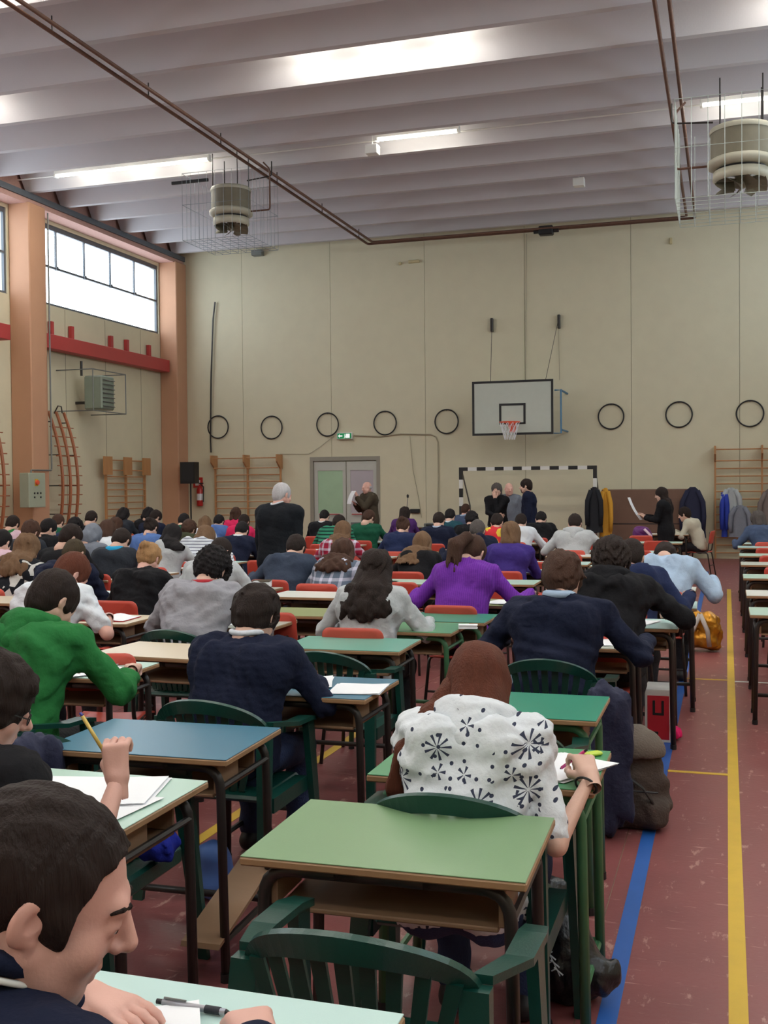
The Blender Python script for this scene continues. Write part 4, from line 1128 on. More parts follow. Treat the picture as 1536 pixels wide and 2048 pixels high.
def chair_meshes():
    M = {}
    M['seat'] = MB().sheet(lambda u, v: ((u - .5) * .38 * (1 - .12 * (1 - v)), -.19 + .39 * v, .455 - .012 * math.sin(PI * v) - .02 * max(0, v - .85) / .15 - .008 * math.sin(PI * u)), 9, 9)
    n = len(M['seat'].V); s = M['seat']
    for i in range(n): s.V.append(s.V[i] - Vector((0, 0, .011)))
    F = list(s.F); s.F = [f for f in F] + [tuple(i + n for i in f[::-1]) for f in F]
    nv = 9
    for i in range(8):
        for a, b in ((i * nv, (i + 1) * nv), ((i + 1) * nv + 8, i * nv + 8)): s.F.append((b, a, a + n, b + n))
        for a, b in ((i + 1, i), (8 * nv + i, 8 * nv + i + 1)): s.F.append((b, a, a + n, b + n))
    s_ = s.mesh('seat', True)
    # rounded backrest, slightly dished
    mb = MB(); nu = 14; pts = []
    W, z0, z1, rc = .19, .59, .82, .05
    prof = []
    for cx, cz, a0 in ((W - rc, z0 + rc, -PI / 2), (W - rc, z1 - rc, 0), (-W + rc, z1 - rc, PI / 2), (-W + rc, z0 + rc, PI)):
        for k in range(5): a = a0 + PI / 2 * k / 4; prof.append((cx + rc * math.cos(a), cz + rc * math.sin(a)))
    def yy(x, z): return -.195 - (z - .6) * .18 - .022 * (1 - (x / W) ** 2)
    m = len(prof)
    for sgn, off in ((0, 0), (1, .011)):
        for sc in (1, .8, .4):
            for x, z in prof: X = x * sc; Z = (z - .705) * sc + .705; mb.V.append(Vector((X, yy(X, Z) + off, Z)))
        mb.V.append(Vector((0, yy(0, .705) + off, .705)))
    L = 3 * m + 1
    for sgn in (0, 1):
        b = sgn * L
        for r in range(2):
            for k in range(m):
                f = (b + r * m + k, b + r * m + (k + 1) % m, b + (r + 1) * m + (k + 1) % m, b + (r + 1) * m + k); mb.F.append(f if sgn == 0 else f[::-1])
        for k in range(m):
            f = (b + 2 * m + k, b + 2 * m + (k + 1) % m, b + 3 * m); mb.F.append(f if sgn == 0 else f[::-1])
    for k in range(m): mb.F.append((k, k + L, (k + 1) % m + L, (k + 1) % m))
    M = dict(seat=s_, back=mb.mesh('backrest', True))
    for nm, s in (('l', -1), ('r', 1)):
        M['f' + nm] = MB().tube(fillet([(s * .17, -.15, .435), (s * .17, .16, .435), (s * .20, .20, .0)], .05), .0115, 7).mesh('leg', True)
        M['b' + nm] = MB().tube(fillet([(s * .17, .02, .435), (s * .175, -.17, .43), (s * .20, -.24, .0)], .04), .0115, 7).mesh('leg', True)
        M['u' + nm] = MB().tube(fillet([(s * .17, -.10, .435), (s * .165, -.175, .46), (s * .165, -.215, .80)], .04), .0115, 7).mesh('back_post', True)
    M['st'] = MB().tube([(-.19, -.2, .2), (.19, -.2, .2)], .009, 6).mesh('stretcher')
    return M
CM = chair_meshes()
def school_chair(x, y, label, rz=0.0, frame=None, m=None):
    t = empty('school_chair', (x, y, 0), rz, label, 'chair', 'orange red school chairs')
    fr = frame or M_DARK; pl = m or M_ORANGE
    link('seat', CM['seat'], pl, t); link('backrest', CM['back'], pl, t)
    for s in 'lr':
        link('leg', CM['f' + s], fr, t); link('leg', CM['b' + s], fr, t); link('back_post', CM['u' + s], fr, t)
    link('stretcher', CM['st'], fr, t)
    return t

def mono_meshes():
    """stacking garden armchair with an arched back of fanned slats"""
    M = {}
    ap, hw = .82, .25
    def arch(t, inset=0.0):   # t from 0 (left) to 1 (right)
        a = PI * (1 - t); x = (hw - inset) * math.cos(a); s = math.sin(a)
        z = .675 + (ap - .675 - inset * .6) * s ** 1.05
        y = -.26 + .12 * (abs(math.cos(a)) ** 2.2) - .02 * s
        return x, y, z
    mb = MB(); n = 25; ring = []
    for i in range(n):
        t = i / (n - 1); x, y, z = arch(t); s = math.sin(PI * t); w = .014 + .034 * s
        mb.V += [Vector((x, y - .012, z)), Vector((x, y + .006, z + .004)), Vector((x * (1 - .09), y + .010, z - w)), Vector((x * (1 - .09), y - .004, z - w - .004))]
    for i in range(n - 1):
        for k in range(4): a = i * 4 + k; b = i * 4 + (k + 1) % 4; mb.F.append((a, a + 4, b + 4, b))
    mb.F += [(0, 1, 2, 3), tuple(reversed([(n - 1) * 4 + k for k in range(4)]))]
    M['rim'] = mb.mesh('backrest', False)
    M['slats'] = []
    for i in range(9):
        u = (i - 4) / 4.0; bx = u * .135; tx = u * .205
        s = max(.05, 1 - (tx / hw) ** 2) ** .5
        tz = .675 + (ap - .675) * s ** 1.05 - .042; ty = -.25 + .10 * (abs(tx) / hw) ** 2.2
        m = MB(); w0, w1 = .0125, .016
        m.V += [Vector(q) for q in ((bx - w0, -.165, .44), (bx + w0, -.165, .44), (bx + w0, -.155, .44), (bx - w0, -.155, .44), (tx - w1, ty - .006, tz), (tx + w1, ty - .006, tz), (tx + w1, ty + .004, tz), (tx - w1, ty + .004, tz))]
        m.F = [(0, 3, 2, 1), (4, 5, 6, 7), (0, 1, 5, 4), (1, 2, 6, 5), (2, 3, 7, 6), (3, 0, 4, 7)]
        M['slats'].append(m.mesh('slat'))
    m = MB().box(-.225, .225, -.18, .235, .40, .425, .012)
    for i in range(7): m.box(-.16 + .045 * i, -.135 + .045 * i, -.13, .16, .4255, .431)
    m.box(-.225, .225, .20, .235, .36, .42, .01); M['seat'] = m.mesh('seat')
    for nm, s in (('l', -1), ('r', 1)):
        m = MB(); pts = [(s * .247, -.14, .70), (s * .285, .02, .675), (s * .285, .16, .67), (s * .28, .235, .655)]
        for p, w in zip(pts, (.02, .03, .032, .026)): m.V += [Vector(p) + Vector(q) for q in ((-w, 0, 0), (w, 0, 0), (w, 0, .018), (-w, 0, .018))]
        for i in range(3):
            for k in range(4): a = i * 4 + k; b = i * 4 + (k + 1) % 4; m.F.append((a, b, b + 4, a + 4))
        m.F += [(3, 2, 1, 0), (12, 13, 14, 15)]; M['arm' + nm] = m.mesh('armrest')
        def leg(x0, y0, z0, x1, y1, w0, w1, d=.03):
            q = MB()
            q.V += [Vector(p) for p in ((x1 - w1, y1 - d * .6, 0), (x1 + w1, y1 - d * .6, 0), (x1 + w1, y1 + d * .6, 0), (x1 - w1, y1 + d * .6, 0), (x0 - w0, y0 - d, z0), (x0 + w0, y0 - d, z0), (x0 + w0, y0 + d, z0), (x0 - w0, y0 + d, z0))]
            q.F = [(0, 3, 2, 1), (4, 5, 6, 7), (0, 1, 5, 4), (1, 2, 6, 5), (2, 3, 7, 6), (3, 0, 4, 7)]; return q.mesh('leg')
        M['f' + nm] = leg(s * .28, .20, .665, s * .30, .27, .014, .012, .036)
        M['b' + nm] = leg(s * .238, -.16, .70, s * .275, -.27, .030, .022, .018)
        M['sd' + nm] = MB().box(s * .225 - .006, s * .225 + .05 * s, -.16, .2, .36, .42).mesh('seat_side')
    return M
MM = mono_meshes()
def garden_chair(x, y, label, rz=0.0):
    t = empty('plastic_armchair', (x, y, 0), rz, label, 'chair', 'dark green plastic armchairs')
    link('backrest', MM['rim'], M_MONO, t); link('seat', MM['seat'], M_MONO, t)
    for s in MM['slats']: link('slat', s, M_MONO, t)
    for s in 'lr':
        link('armrest', MM['arm' + s], M_MONO, t); link('leg', MM['f' + s], M_MONO, t); link('leg', MM['b' + s], M_MONO, t); link('seat_side', MM['sd' + s], M_MONO, t)
    return t

# ------------------------------------------------------------------ cloths
def cloth(name, c, v=.07, b=.22, bs=45): return mat(name, c, .88, v, 9, b, bs, spec=.2)
C = {k: cloth('cloth ' + k, rgb(*c)) for k, c in dict(black=(24, 24, 28), navy=(24, 30, 52), darkblue=(34, 44, 78), green=(40, 112, 58), dkgreen=(26, 84, 62), teal=(34, 72, 84), grey=(150, 150, 158), lgrey=(180, 184, 188),
     white=(214, 220, 228), lblue=(168, 190, 216), purple=(104, 48, 150), violet=(62, 46, 122), red=(172, 52, 60), pink=(208, 42, 92), slate=(56, 66, 84), denim=(82, 112, 170), ash=(112, 118, 130), palepink=(206, 176, 190),
     cyan=(38, 150, 196), charcoal=(44, 48, 56), suit=(22, 26, 32), brown=(74, 66, 54), steel=(70, 84, 112), olive=(62, 66, 48), beige=(190, 184, 166), dkpurple=(78, 44, 104)).items()}
def pattern(name, fn, base):
    m = cloth(name, base); nt = m.node_tree; N = nt.nodes; L = nt.links; b = N['Principled BSDF']; mx = N[m['mix']]
    tc = N.new('ShaderNodeTexCoord'); fac, col = fn(N, L, tc)
    m2 = N.new('ShaderNodeMix'); m2.data_type = 'RGBA'; L.new(fac, m2.inputs[0]); L.new(mx.outputs[2], m2.inputs[6])
    if isinstance(col, tuple): m2.inputs[7].default_value = col
    else: L.new(col, m2.inputs[7])
    L.new(m2.outputs[2], b.inputs['Base Color']); return m
def mth(N, L, op, a, b=None, c=None):
    n = N.new('ShaderNodeMath'); n.operation = op
    for i, v in enumerate((a, b, c)):
        if v is None: continue
        if isinstance(v, (int, float)): n.inputs[i].default_value = v
        else: L.new(v, n.inputs[i])
    return n.outputs[0]
def floral(N, L, tc):
    """dark sprays of petals, small dots and leaves printed on white"""
    tot = None
    for sc, off, pet, R, w in ((7.5, 0, 9, .30, .62), (14.0, 3.3, 5, .32, .60), (24.0, 7.1, 1, .14, 1.0)):
        mp = N.new('ShaderNodeMapping'); mp.inputs['Location'].default_value = (off, off * .7, off * .3); mp.inputs['Scale'].default_value = (sc, sc * .35, sc); L.new(tc.outputs['Object'], mp.inputs[0])
        vo = N.new('ShaderNodeTexVoronoi'); vo.inputs['Scale'].default_value = 1; vo.inputs['Randomness'].default_value = .55; L.new(mp.outputs[0], vo.inputs['Vector'])
        sb = N.new('ShaderNodeVectorMath'); sb.operation = 'SUBTRACT'; L.new(mp.outputs[0], sb.inputs[0]); L.new(vo.outputs['Position'], sb.inputs[1])
        sp = N.new('ShaderNodeSeparateXYZ'); L.new(sb.outputs[0], sp.inputs[0])
        r = mth(N, L, 'SQRT', mth(N, L, 'ADD', mth(N, L, 'POWER', mth(N, L, 'ABSOLUTE', sp.outputs[0]), 2.0), mth(N, L, 'POWER', mth(N, L, 'ABSOLUTE', sp.outputs[2]), 2.0)))
        if pet > 1:
            a = mth(N, L, 'ARCTAN2', sp.outputs[2], sp.outputs[0])
            petal = mth(N, L, 'GREATER_THAN', mth(N, L, 'COSINE', mth(N, L, 'MULTIPLY', a, float(pet))), w - .1)
            ringm = mth(N, L, 'MULTIPLY', mth(N, L, 'LESS_THAN', r, R), mth(N, L, 'GREATER_THAN', r, R * .12))
            q = mth(N, L, 'MULTIPLY', petal, ringm)
        else: q = mth(N, L, 'LESS_THAN', r, R)
        cs = N.new('ShaderNodeSeparateColor'); L.new(vo.outputs['Color'], cs.inputs[0])
        q = mth(N, L, 'MULTIPLY', q, mth(N, L, 'GREATER_THAN', cs.outputs[0], (.74, .66, .40)[(7.5, 14.0, 24.0).index(sc)]))
        tot = q if tot is None else mth(N, L, 'MAXIMUM', tot, q)
    return tot, rgb(58, 64, 84)
C['floral'] = pattern('white floral print', floral, rgb(216, 222, 228))
def plaid(N, L, tc):
    sp = N.new('ShaderNodeSeparateXYZ'); L.new(tc.outputs['Object'], sp.inputs[0])
    a = mth(N, L, 'GREATER_THAN', mth(N, L, 'SINE', mth(N, L, 'MULTIPLY', sp.outputs[0], 70.0)), .55); b = mth(N, L, 'GREATER_THAN', mth(N, L, 'SINE', mth(N, L, 'MULTIPLY', sp.outputs[2], 70.0)), .55)
    return mth(N, L, 'MULTIPLY', mth(N, L, 'ADD', a, b), .5), rgb(196, 196, 214)
C['plaidred'] = pattern('red plaid', plaid, rgb(150, 34, 62)); C['plaidgrey'] = pattern('grey plaid', plaid, rgb(92, 104, 122))
def stripes(fr, col):
    def f(N, L, tc):
        sp = N.new('ShaderNodeSeparateXYZ'); L.new(tc.outputs['Object'], sp.inputs[0])
        return mth(N, L, 'GREATER_THAN', mth(N, L, 'SINE', mth(N, L, 'MULTIPLY', sp.outputs[2], fr)), .45), col
    return f
C['gstripe'] = pattern('green striped knit', stripes(130., rgb(20, 42, 40)), rgb(52, 132, 104)); C['wstripe'] = pattern('white striped jersey', stripes(190., rgb(130, 134, 150)), rgb(212, 218, 226))
def blotch(N, L, tc):
    vo = N.new('ShaderNodeTexVoronoi'); vo.inputs['Scale'].default_value = 14; L.new(tc.outputs['Object'], vo.inputs['Vector'])
    cs = N.new('ShaderNodeSeparateColor'); L.new(vo.outputs['Color'], cs.inputs[0]); return mth(N, L, 'GREATER_THAN', cs.outputs[0], .6), rgb(222, 196, 70)
C['flowerred'] = pattern('red and yellow flower print', blotch, rgb(204, 54, 62))
def blotchw(N, L, tc):
    vo = N.new('ShaderNodeTexVoronoi'); vo.inputs['Scale'].default_value = 16; L.new(tc.outputs['Object'], vo.inputs['Vector'])
    cs = N.new('ShaderNodeSeparateColor'); L.new(vo.outputs['Color'], cs.inputs[0]); return mth(N, L, 'GREATER_THAN', cs.outputs[0], .72), rgb(206, 204, 200)
C['blackwhite'] = pattern('black with white flecks', blotchw, rgb(28, 30, 36))
def knit(N, L, tc):
    wv = N.new('ShaderNodeTexWave'); wv.inputs['Scale'].default_value = 22; wv.inputs['Distortion'].default_value = 1.2; wv.bands_direction = 'X'; L.new(tc.outputs['Object'], wv.inputs['Vector'])
    return mth(N, L, 'MULTIPLY', wv.outputs[1], .35), rgb(70, 26, 108)
C['knitpurple'] = pattern('purple cable knit', knit, rgb(116, 52, 166))

# small things
def paper(x, y, rz, label, w=.21, l=.297, z=.762, n=3, m=None, name='paper_sheet', cat='paper', group='exam papers on the desks'):
    mb = MB()
    for i in range(n):
        R = Matrix.Rotation(random.uniform(-.05, .05), 3, 'Z'); cx, cy = random.uniform(-.006, .006), random.uniform(-.006, .006)
        k = len(mb.V)
        for u in range(4):
            for v_ in range(2):
                p = R @ Vector(((u / 3 - .5) * w + cx, (v_ - .5) * l + cy, 0)); p.z = .0006 * (i + 1) + (.004 * max(0, u - 2) * (1 if i == n - 1 else 0)); mb.V.append(p)
        for u in range(3): a = k + u * 2; mb.F.append((a, a + 2, a + 3, a + 1))
    t = mb.build(name, m or M_PAPER, None, (x, y, z), (0, 0, rz)); tag(t, label, cat, group); return t
def open_book(x, y, rz, label, z=.762, w=.34, d=.24, m=None):
    t = empty('open_book', (x, y, z), rz, label, 'book', 'books on the desks')
    MB().box(-w / 2 - .004, w / 2 + .004, -d / 2 - .004, d / 2 + .004, 0, .004).build('cover', m or C['red'], t)
    for s in (-1, 1):
        f = lambda u, v: (s * u * w / 2, (v - .5) * d, .005 + .022 * math.sin(PI * min(1, u * 1.15 + .12)) * (1 - u * .5))
        MB().sheet(f, 8, 3).build('pages', M_PAPER, t, smooth=True)
    return t
def closed_book(x, y, rz, label, m, z=.762, w=.17, d=.24, h=.045):
    t = empty('book', (x, y, z), rz, label, 'book', 'books on the desks')
    MB().box(-w / 2, w / 2, -d / 2, d / 2, 0, .003).box(-w / 2, w / 2, -d / 2, d / 2, h, h + .003).box(-w / 2, -w / 2 + .004, -d / 2, d / 2, .003, h).build('cover', m, t)
    MB().box(-w / 2 + .005, w / 2 - .004, -d / 2 + .004, d / 2 - .004, .003, h).build('pages', M_PAPER, t)
    return t
def pen(p0, p1, label, m, m2=None, r=.0045):
    p0, p1 = Vector(p0), Vector(p1); t = empty('pen', p0, 0, label, 'pen'); d = p1 - p0
    MB().tube([Vector((0, 0, 0)) + d * .08, d * .93], r, 8).build('barrel', m, t, smooth=True)
    MB().tube([d * .93, d * .985, d], r * .9, 8, rs=[r * .95, r * .4, .001]).build('tip', m2 or M_BLACK, t, smooth=True)
    MB().tube([(0, 0, 0), d * .10], r * .8, 8).build('end_cap', m2 or M_BLACK, t, smooth=True)
    return t
# ------------------------------------------------------------------ who sits where: (id, head-top pixel, distance, look ...)
UP = {}
def ztop(P):
    J = skeleton(P); return (J['head'] @ Vector((0, 0, .118))).z, J
def arms_for(kind, J0=None):
    return {'desk': dict(wR=(.10, .47, .80), wL=(-.17, .43, .795)),
            'wide': dict(wR=(.26, .50, .80), wL=(-.28, .46, .795)),
            'spread': dict(wR=(.40, .38, .80), wL=(-.40, .34, .80), pR=(.65, -.4, -.75), pL=(-.65, -.4, -.75)),
            'close': dict(wR=(.04, .42, .80), wL=(-.08, .44, .795))}[kind]
def seat(pid, x, y, Y, label, hair='short', hc='dark', top='navy', arms='desk', male=True, desk='grey', chair='orange', lean=None, **kw):
    hp = kw.pop('hp', 40); P = dict(male=male, hp=hp, top=C[top], hair=hair, hc=hc, sw=.185 if male else .165, seed=pid)
    head = px(x, y, Y=Y)
    P.update(arms_for(arms))
    opts = {k: kw.pop(k) for k in ('dx', 'dy', 'noc', 'nod', 'crz', 'rz') if k in kw}
    prop = kw.pop('prop', None)
    P.update(kw); tz = head.z
    if Y < 8: P.setdefault('h', .011); P.setdefault('hh', .005); P.setdefault('hairh', .006); P.setdefault('wrinkle', .009)
    best = None
    for L in ([lean] if lean is not None else range(5, 66, 5)):
        P['lean'] = L; z, J = ztop(P)
        if best is None or abs(z - tz) < best[0]: best = (abs(z - tz), L, z, J)
    _, P['lean'], z, J = best
    if prop:
        s = 1 if prop == 'R' else -1; h = J['hc']
        P['w' + prop] = (h.x + s * .11, h.y + .02, h.z - .115); P['p' + prop] = (s * .6, .5, -.8); P['hd' + prop] = (-s * .35, .05, 1); P['hu' + prop] = (s, .2, 0); P['hand' + prop] = 'flat'
        _, J = ztop(P)
    sc = min(1.07, max(.93, tz / z)); rz = opts.get('rz', 0.0)
    hx, hy = J['hc'].x * sc, J['hc'].y * sc
    cx = head.x - (hx * math.cos(rz) - hy * math.sin(rz)); cy = Y - (hx * math.sin(rz) + hy * math.cos(rz))
    o, J = person((cx, cy, 0), P, label, None, rz, sc)
    UP[pid] = (cx, cy, sc, J, P)
    short = SHORT.get(pid)
    if not opts.get('noc'):
        lb = 'chair under the ' + short
        if chair == 'orange': school_chair(cx + random.uniform(-.02, .02), cy - .04, 'orange red school ' + lb, random.uniform(-.06, .06) + opts.get('crz', 0))
        else: garden_chair(cx, cy - .03, 'dark green plastic arm' + lb, opts.get('crz', 0))
    if desk and not opts.get('nod'):
        dx = opts.get('dx', random.uniform(-.05, .05)); dy = opts.get('dy', 0)
        school_desk(cx + dx, cy + .55 + dy, desk, LAMN[desk] + ' school desk of the ' + short, random.uniform(-.02, .02), foot=False)
        if random.random() < .75 or Y < 8:
            paper(cx + dx + random.uniform(-.04, .1), cy + .55 + dy, random.uniform(-.3, .3), 'exam papers in front of the ' + short)
    return o, J
LAMN = dict(olive='olive green', blue='blue', teal='light teal', beige='beige', emerald='emerald green', mint='mint green', pale='very pale green', grey='pale grey green', white='off white', green='bright green', moss='dull moss green')
SHORT = {2: 'boy in glasses and black shirt', 3: 'boy in the green hoodie', 4: 'student in the navy sweater with white collar', 5: 'girl in the white floral hoodie', 6: 'boy in the navy sweater with pale blue collar',
 7: 'person in the black hoodie near the aisle', 66: 'hidden student in navy behind the black hoodie', 8: 'bent over person in the light blue shirt', 9: 'grey shirted student with black curls and red collar', 10: 'girl with long wavy hair and grey top',
 11: 'girl in the purple knitted sweater', 12: 'person in the violet low necked top', 13: 'reddish haired boy in the white shirt', 14: 'woman in black with blond hair pinned up', 15: 'person with arms spread in dark slate top',
 16: 'long haired girl in the grey plaid shirt', 17: 'person in black with light brown long hair', 18: 'girl in the red plaid shirt', 19: 'boy in light grey behind the black curls', 20: 'black haired student in the light grey hoodie',
 21: 'student in the white striped jersey', 22: 'student wearing a bright cyan scarf', 23: 'student in navy behind the reddish haired boy', 24: 'student with bare neck beside the grey hood', 25: 'student with the grey hood up',
 26: 'person with long curls and flecked scarf', 27: 'student in pale pink at the left edge', 28: 'student with green hood low at the far left', 29: 'student at far left behind the long curls', 30: 'student in black left of the pillar base',
 31: 'brown haired student with white collar by the ladder', 32: 'dark haired student in indigo under the ladder', 33: 'student in black straight below the wall heater', 34: 'brown haired student left of the cyan scarf row', 35: 'black haired student below the square headed bars',
 36: 'student in black in front of the far pillar', 37: 'dark haired boy in navy by the far pillar', 38: 'student in blue with hair in a bun', 39: 'student in grey green below the loudspeaker', 40: 'brown haired student below the fire extinguisher',
 41: 'student in white with brown hair left of pink', 42: 'student in mid blue left of the pink sweater', 43: 'back row student in raspberry red', 44: 'student in the bright pink sweater', 45: 'student in navy with white collar beside the suit',
 48: 'black haired student with white collar near the door', 49: 'student in green striped sweater', 50: 'student in the dark green sweater', 51: 'person in the purple sweater in the back row', 52: 'student in dark blue with hair clipped up', 53: 'student in navy right of the microphone',
 54: 'dark haired student in teal', 56: 'dark haired student left of the standing woman', 57: 'student in navy bending far forward', 58: 'student in red and yellow flower print', 59: 'student in grey waistcoat over white', 60: 'student in black below the bearded man',
 61: 'student in the pale grey speckled hoodie', 64: 'woman in light grey sitting sideways', 65: 'blurred man in slate blue at the right', 70: 'boy in navy in profile at lower left', 71: 'student in brown behind the cyan scarf', 72: 'student in white beside the blue sweater'}
WC = C['white']
# --- nearest people
seat(2, -20, 1326, 2.35, 'seated boy in glasses and black shirt holding a pen upright, at the left edge', 'messy', 'dark', 'black', male=True, desk=None, noc=True, hp=22, hy=46, hr=0, lean=22, glasses=True, eyes=True, h=.009, hh=.0038, hairh=.005, topname='shirt', skin='pink',
     wR=(.345, .38, .93), pR=(.7, -.1, -1.0), handR='grip', hdR=(-.18, .15, 1), huR=(.35, -1, 0), sleeve={'R': .06, 'L': .9}, rz=-.12, wide=1.12, sw=.2)
seat(3, 108, 1162, 4.15, 'boy in a green hoodie writing at a mint desk at the left', 'short', 'dark', 'green', male=True, desk=None, chair='green', hp=42, hy=16, lean=22, hooddown=True, arms='desk', sleeve={'R': .55, 'L': .8}, wR=(.26, .50, .80), topname='hoodie', h=.01, rz=-.08, sw=.20, wide=1.12)
seat(4, 512, 1192, 4.38, 'student in a navy sweater with white collar, dark tousled hair, centre left', 'messy', 'dark', 'navy', male=True, desk=None, chair='green', hp=38, lean=18, wR=(.20, .46, .80), wL=(-.12, .46, .80), collar=WC, colr=.013, colz=.045, sw=.195, wide=1.18, h=.01, bottom=M_JEAN, rz=-.06)
seat(5, 957, 1312, 3.24, 'girl with long auburn hair in a white hoodie printed with dark flowers', 'longside', 'auburn', 'floral', male=False, desk=None, noc=True, hp=40, lean=26, hy=-8, hooddown=True, topname='hoodie', sleeve={'R': -.14, 'L': .8}, h=.009, hh=.005, hairh=.0055, hairlen=.10, hairside=-.5,
     wR=(.345, .28, .83), pR=(.45, -.35, -1.0), bracelet=True, ua=.31, fa=.27, hdR=(-.25, .6, .35), huR=(.3, -.5, .8), handR='write', wL=(-.08, .5, .80), pL=(-.5, .1, -1), wide=1.04, sw=.18, bottom=M_JEAN)
seat(6, 1125, 1122, 5.75, 'boy in a navy sweater with pale blue shirt collar, elbows wide on his desk', 'messy', 'brown', 'navy', male=True, desk=None, chair='green', hp=36, lean=20, arms='spread', wR=(.40, .42, .80), wL=(-.34, .38, .80), collar=C['lblue'], colr=.021, colz=.035, wide=1.06, sw=.205, rz=-.04)
seat(7, 1222, 1092, 7.0, 'person with dark wavy hair in a black hoodie beside the aisle', 'curly', 'dark', 'black', male=True, desk='pale', hp=44, lean=28, hooddown=True, wR=(.36, .44, .80), pR=(.8, -.3, -.6), dx=.06, dy=-.02, topname='hoodie', wide=1.1, sw=.2)
seat(66, 1262, 1085, 8.25, 'student in a navy top mostly hidden behind the black hoodie', 'short', 'dark', 'darkblue', desk='pale', arms='spread', lean=38, dx=.12)
seat(8, 1330, 1080, 9.5, 'person in a light blue shirt bent low over the desk beside the aisle', 'short', 'dark', 'lblue', desk='white', arms='spread', lean=40, hp=80, wide=1.15, sw=.2, wR=(.36, .42, .80), topname='shirt', dx=-.1, h=.013)
seat(9, 425, 1117, 6.35, 'student with black curly hair in a grey long sleeved shirt and red collar', 'curly', 'black', 'grey', male=True, desk='grey', chair='green', hp=48, lean=25, collar=C['red'], colr=.018, colz=.02, wide=1.16, sw=.20, arms='wide', topname='shirt')
seat(10, 752, 1110, 6.55, 'girl with long wavy brown hair over a light grey top', 'curlylong', 'dark', 'lgrey', male=False, desk=None, hp=30, lean=15, arms='spread', wR=(.30, .40, .80), wL=(-.30, .38, .80), hairlen=.30, h=.01, hairh=.008)
seat(11, 945, 1087, 8.0, 'girl in a purple cable knit sweater with a low brown ponytail', 'pony', 'brown', 'knitpurple', male=False, desk='moss', hp=52, lean=25, hy=12, arms='spread', tail=-.06, h=.011, wide=1.06, wR=(.42, .42, .80), hh=.006, dx=.1)
seat(12, 1022, 1048, 11.0, 'person with a brown bob in a violet top with low back neckline', 'bob', 'lbrown', 'violet', male=False, desk='mint', hp=25, arms='desk', sw=.175)
seat(13, 145, 1121, 6.05, 'boy with reddish brown hair in a white short sleeved shirt', 'short', 'auburn', 'white', desk=None, hp=45, hy=30, lean=32, sleeve=-.3, wR=(.26, .40, .80), topname='t_shirt', skin='pink', h=.011)
seat(14, 298, 1096, 7.7, 'woman in a black sweater with blond hair pinned up', 'bun', 'blond', 'black', male=False, desk='white', hp=40, lean=22, arms='desk', h=.013, skin='pink', wide=1.1, sw=.18)
seat(15, 592, 1079, 9.75, 'person in a dark slate top with both arms spread wide over the desk', 'short', 'dark', 'slate', desk='grey', arms='spread', wR=(.48, .40, .80), wL=(-.46, .36, .80), lean=30, hp=45, wide=1.1, dx=-.08)
seat(16, 686, 1086, 9.5, 'girl with long dark brown hair in a grey plaid shirt', 'curlylong', 'brown', 'plaidgrey', male=False, desk='white', hp=30, hairlen=.28, topname='shirt', dx=.08)
seat(17, 845, 1068, 10.9, 'person with long straight light brown hair over a black top', 'long', 'lbrown', 'black', male=False, desk='moss', hp=25, hairlen=.34, hairside=-.4)
seat(18, 686, 1047, 12.3, 'girl with light brown hair in a red plaid shirt', 'long', 'lbrown', 'plaidred', male=False, desk='pale', hp=30, hairlen=.2, arms='wide', topname='shirt')
seat(19, 442, 1084, 8.55, 'brown haired boy in a light grey sweater, right ear showing', 'crop', 'dark', 'lgrey', desk='grey', hp=40, hy=20, arms='wide', skin='pink', h=.013)
seat(20, 345, 1056, 10.85, 'student with long black hair pushed aside, in a pale grey hoodie', 'long', 'black', 'lgrey', male=False, desk='white', hp=42, arms='wide', hooddown=True, hairlen=.1, hairside=.9)
seat(21, 412, 1058, 11.9, 'student with a brown bob in a white jersey with thin stripes', 'bob', 'lbrown', 'wstripe', male=False, desk='pale', arms='wide', lean=40, hp=55)
seat(22, 243, 1068, 9.95, 'student wearing a bright cyan scarf over a dark jacket', 'short', 'dark', 'charcoal', desk='white', hp=50, collar=C['cyan'], colr=.045, colz=.0, collarname='scarf', arms='desk', wide=1.1)
seat(23, 148, 1091, 7.9, 'student in a navy jacket with an olive brown cropped head', 'crop', 'olive', 'navy', desk='grey', hp=50, wide=1.15, sw=.2)
seat(24, 143, 1056, 9.2, 'dark haired student in black with bare neck, head turned right', 'short', 'dark', 'black', desk='white', hp=35, hy=35, skin='fair')
seat(25, 186, 1060, 10.9, 'student with a grey hood pulled over the head', 'hood', 'dark', 'ash', desk='pale', hp=50)
seat(26, 55, 1076, 8.4, 'person with long brown curls and a black and white flecked scarf', 'curlylong', 'lbrown', 'blackwhite', male=False, desk='beige', hp=30, hairlen=.26)
seat(27, 4, 1068, 9.4, 'student in pale pink cut off by the left photo edge', 'short', 'black', 'palepink', male=False, desk='white')
seat(28, 26, 1037, 13.5, 'dark haired student with a green hood at the far left', 'short', 'dark', 'palepink', desk='pale', collar=C['green'], colr=.05, colz=.0, collarname='hood')
seat(29, 62, 1050, 11.4, 'brown haired student in dark clothes behind the long curls', 'messy', 'brown', 'charcoal', desk='grey')
seat(30, 98, 1042, 12.3, 'student in black with short black hair, left of the pillar base', 'short', 'black', 'black', desk='pale', hy=30, hp=30)
seat(31, 116, 1034, 14.7, 'brown haired student with a white collar near the curved ladder', 'short', 'brown', 'dkgreen', desk='white', collar=WC, colr=.02, colz=.02)
seat(32, 150, 1042, 13.7, 'dark haired student in an indigo sweater below the curved ladder', 'messy', 'black', 'darkblue', desk='pale')
seat(33, 183, 1027, 15.6, 'student in a black coat straight below the wall heater', 'short', 'dark', 'black', desk='grey', chair='orange')
seat(34, 216, 1047, 11.9, 'student with a mid brown bob and a small hair clip', 'bob', 'brown', 'white', male=False, desk='white')
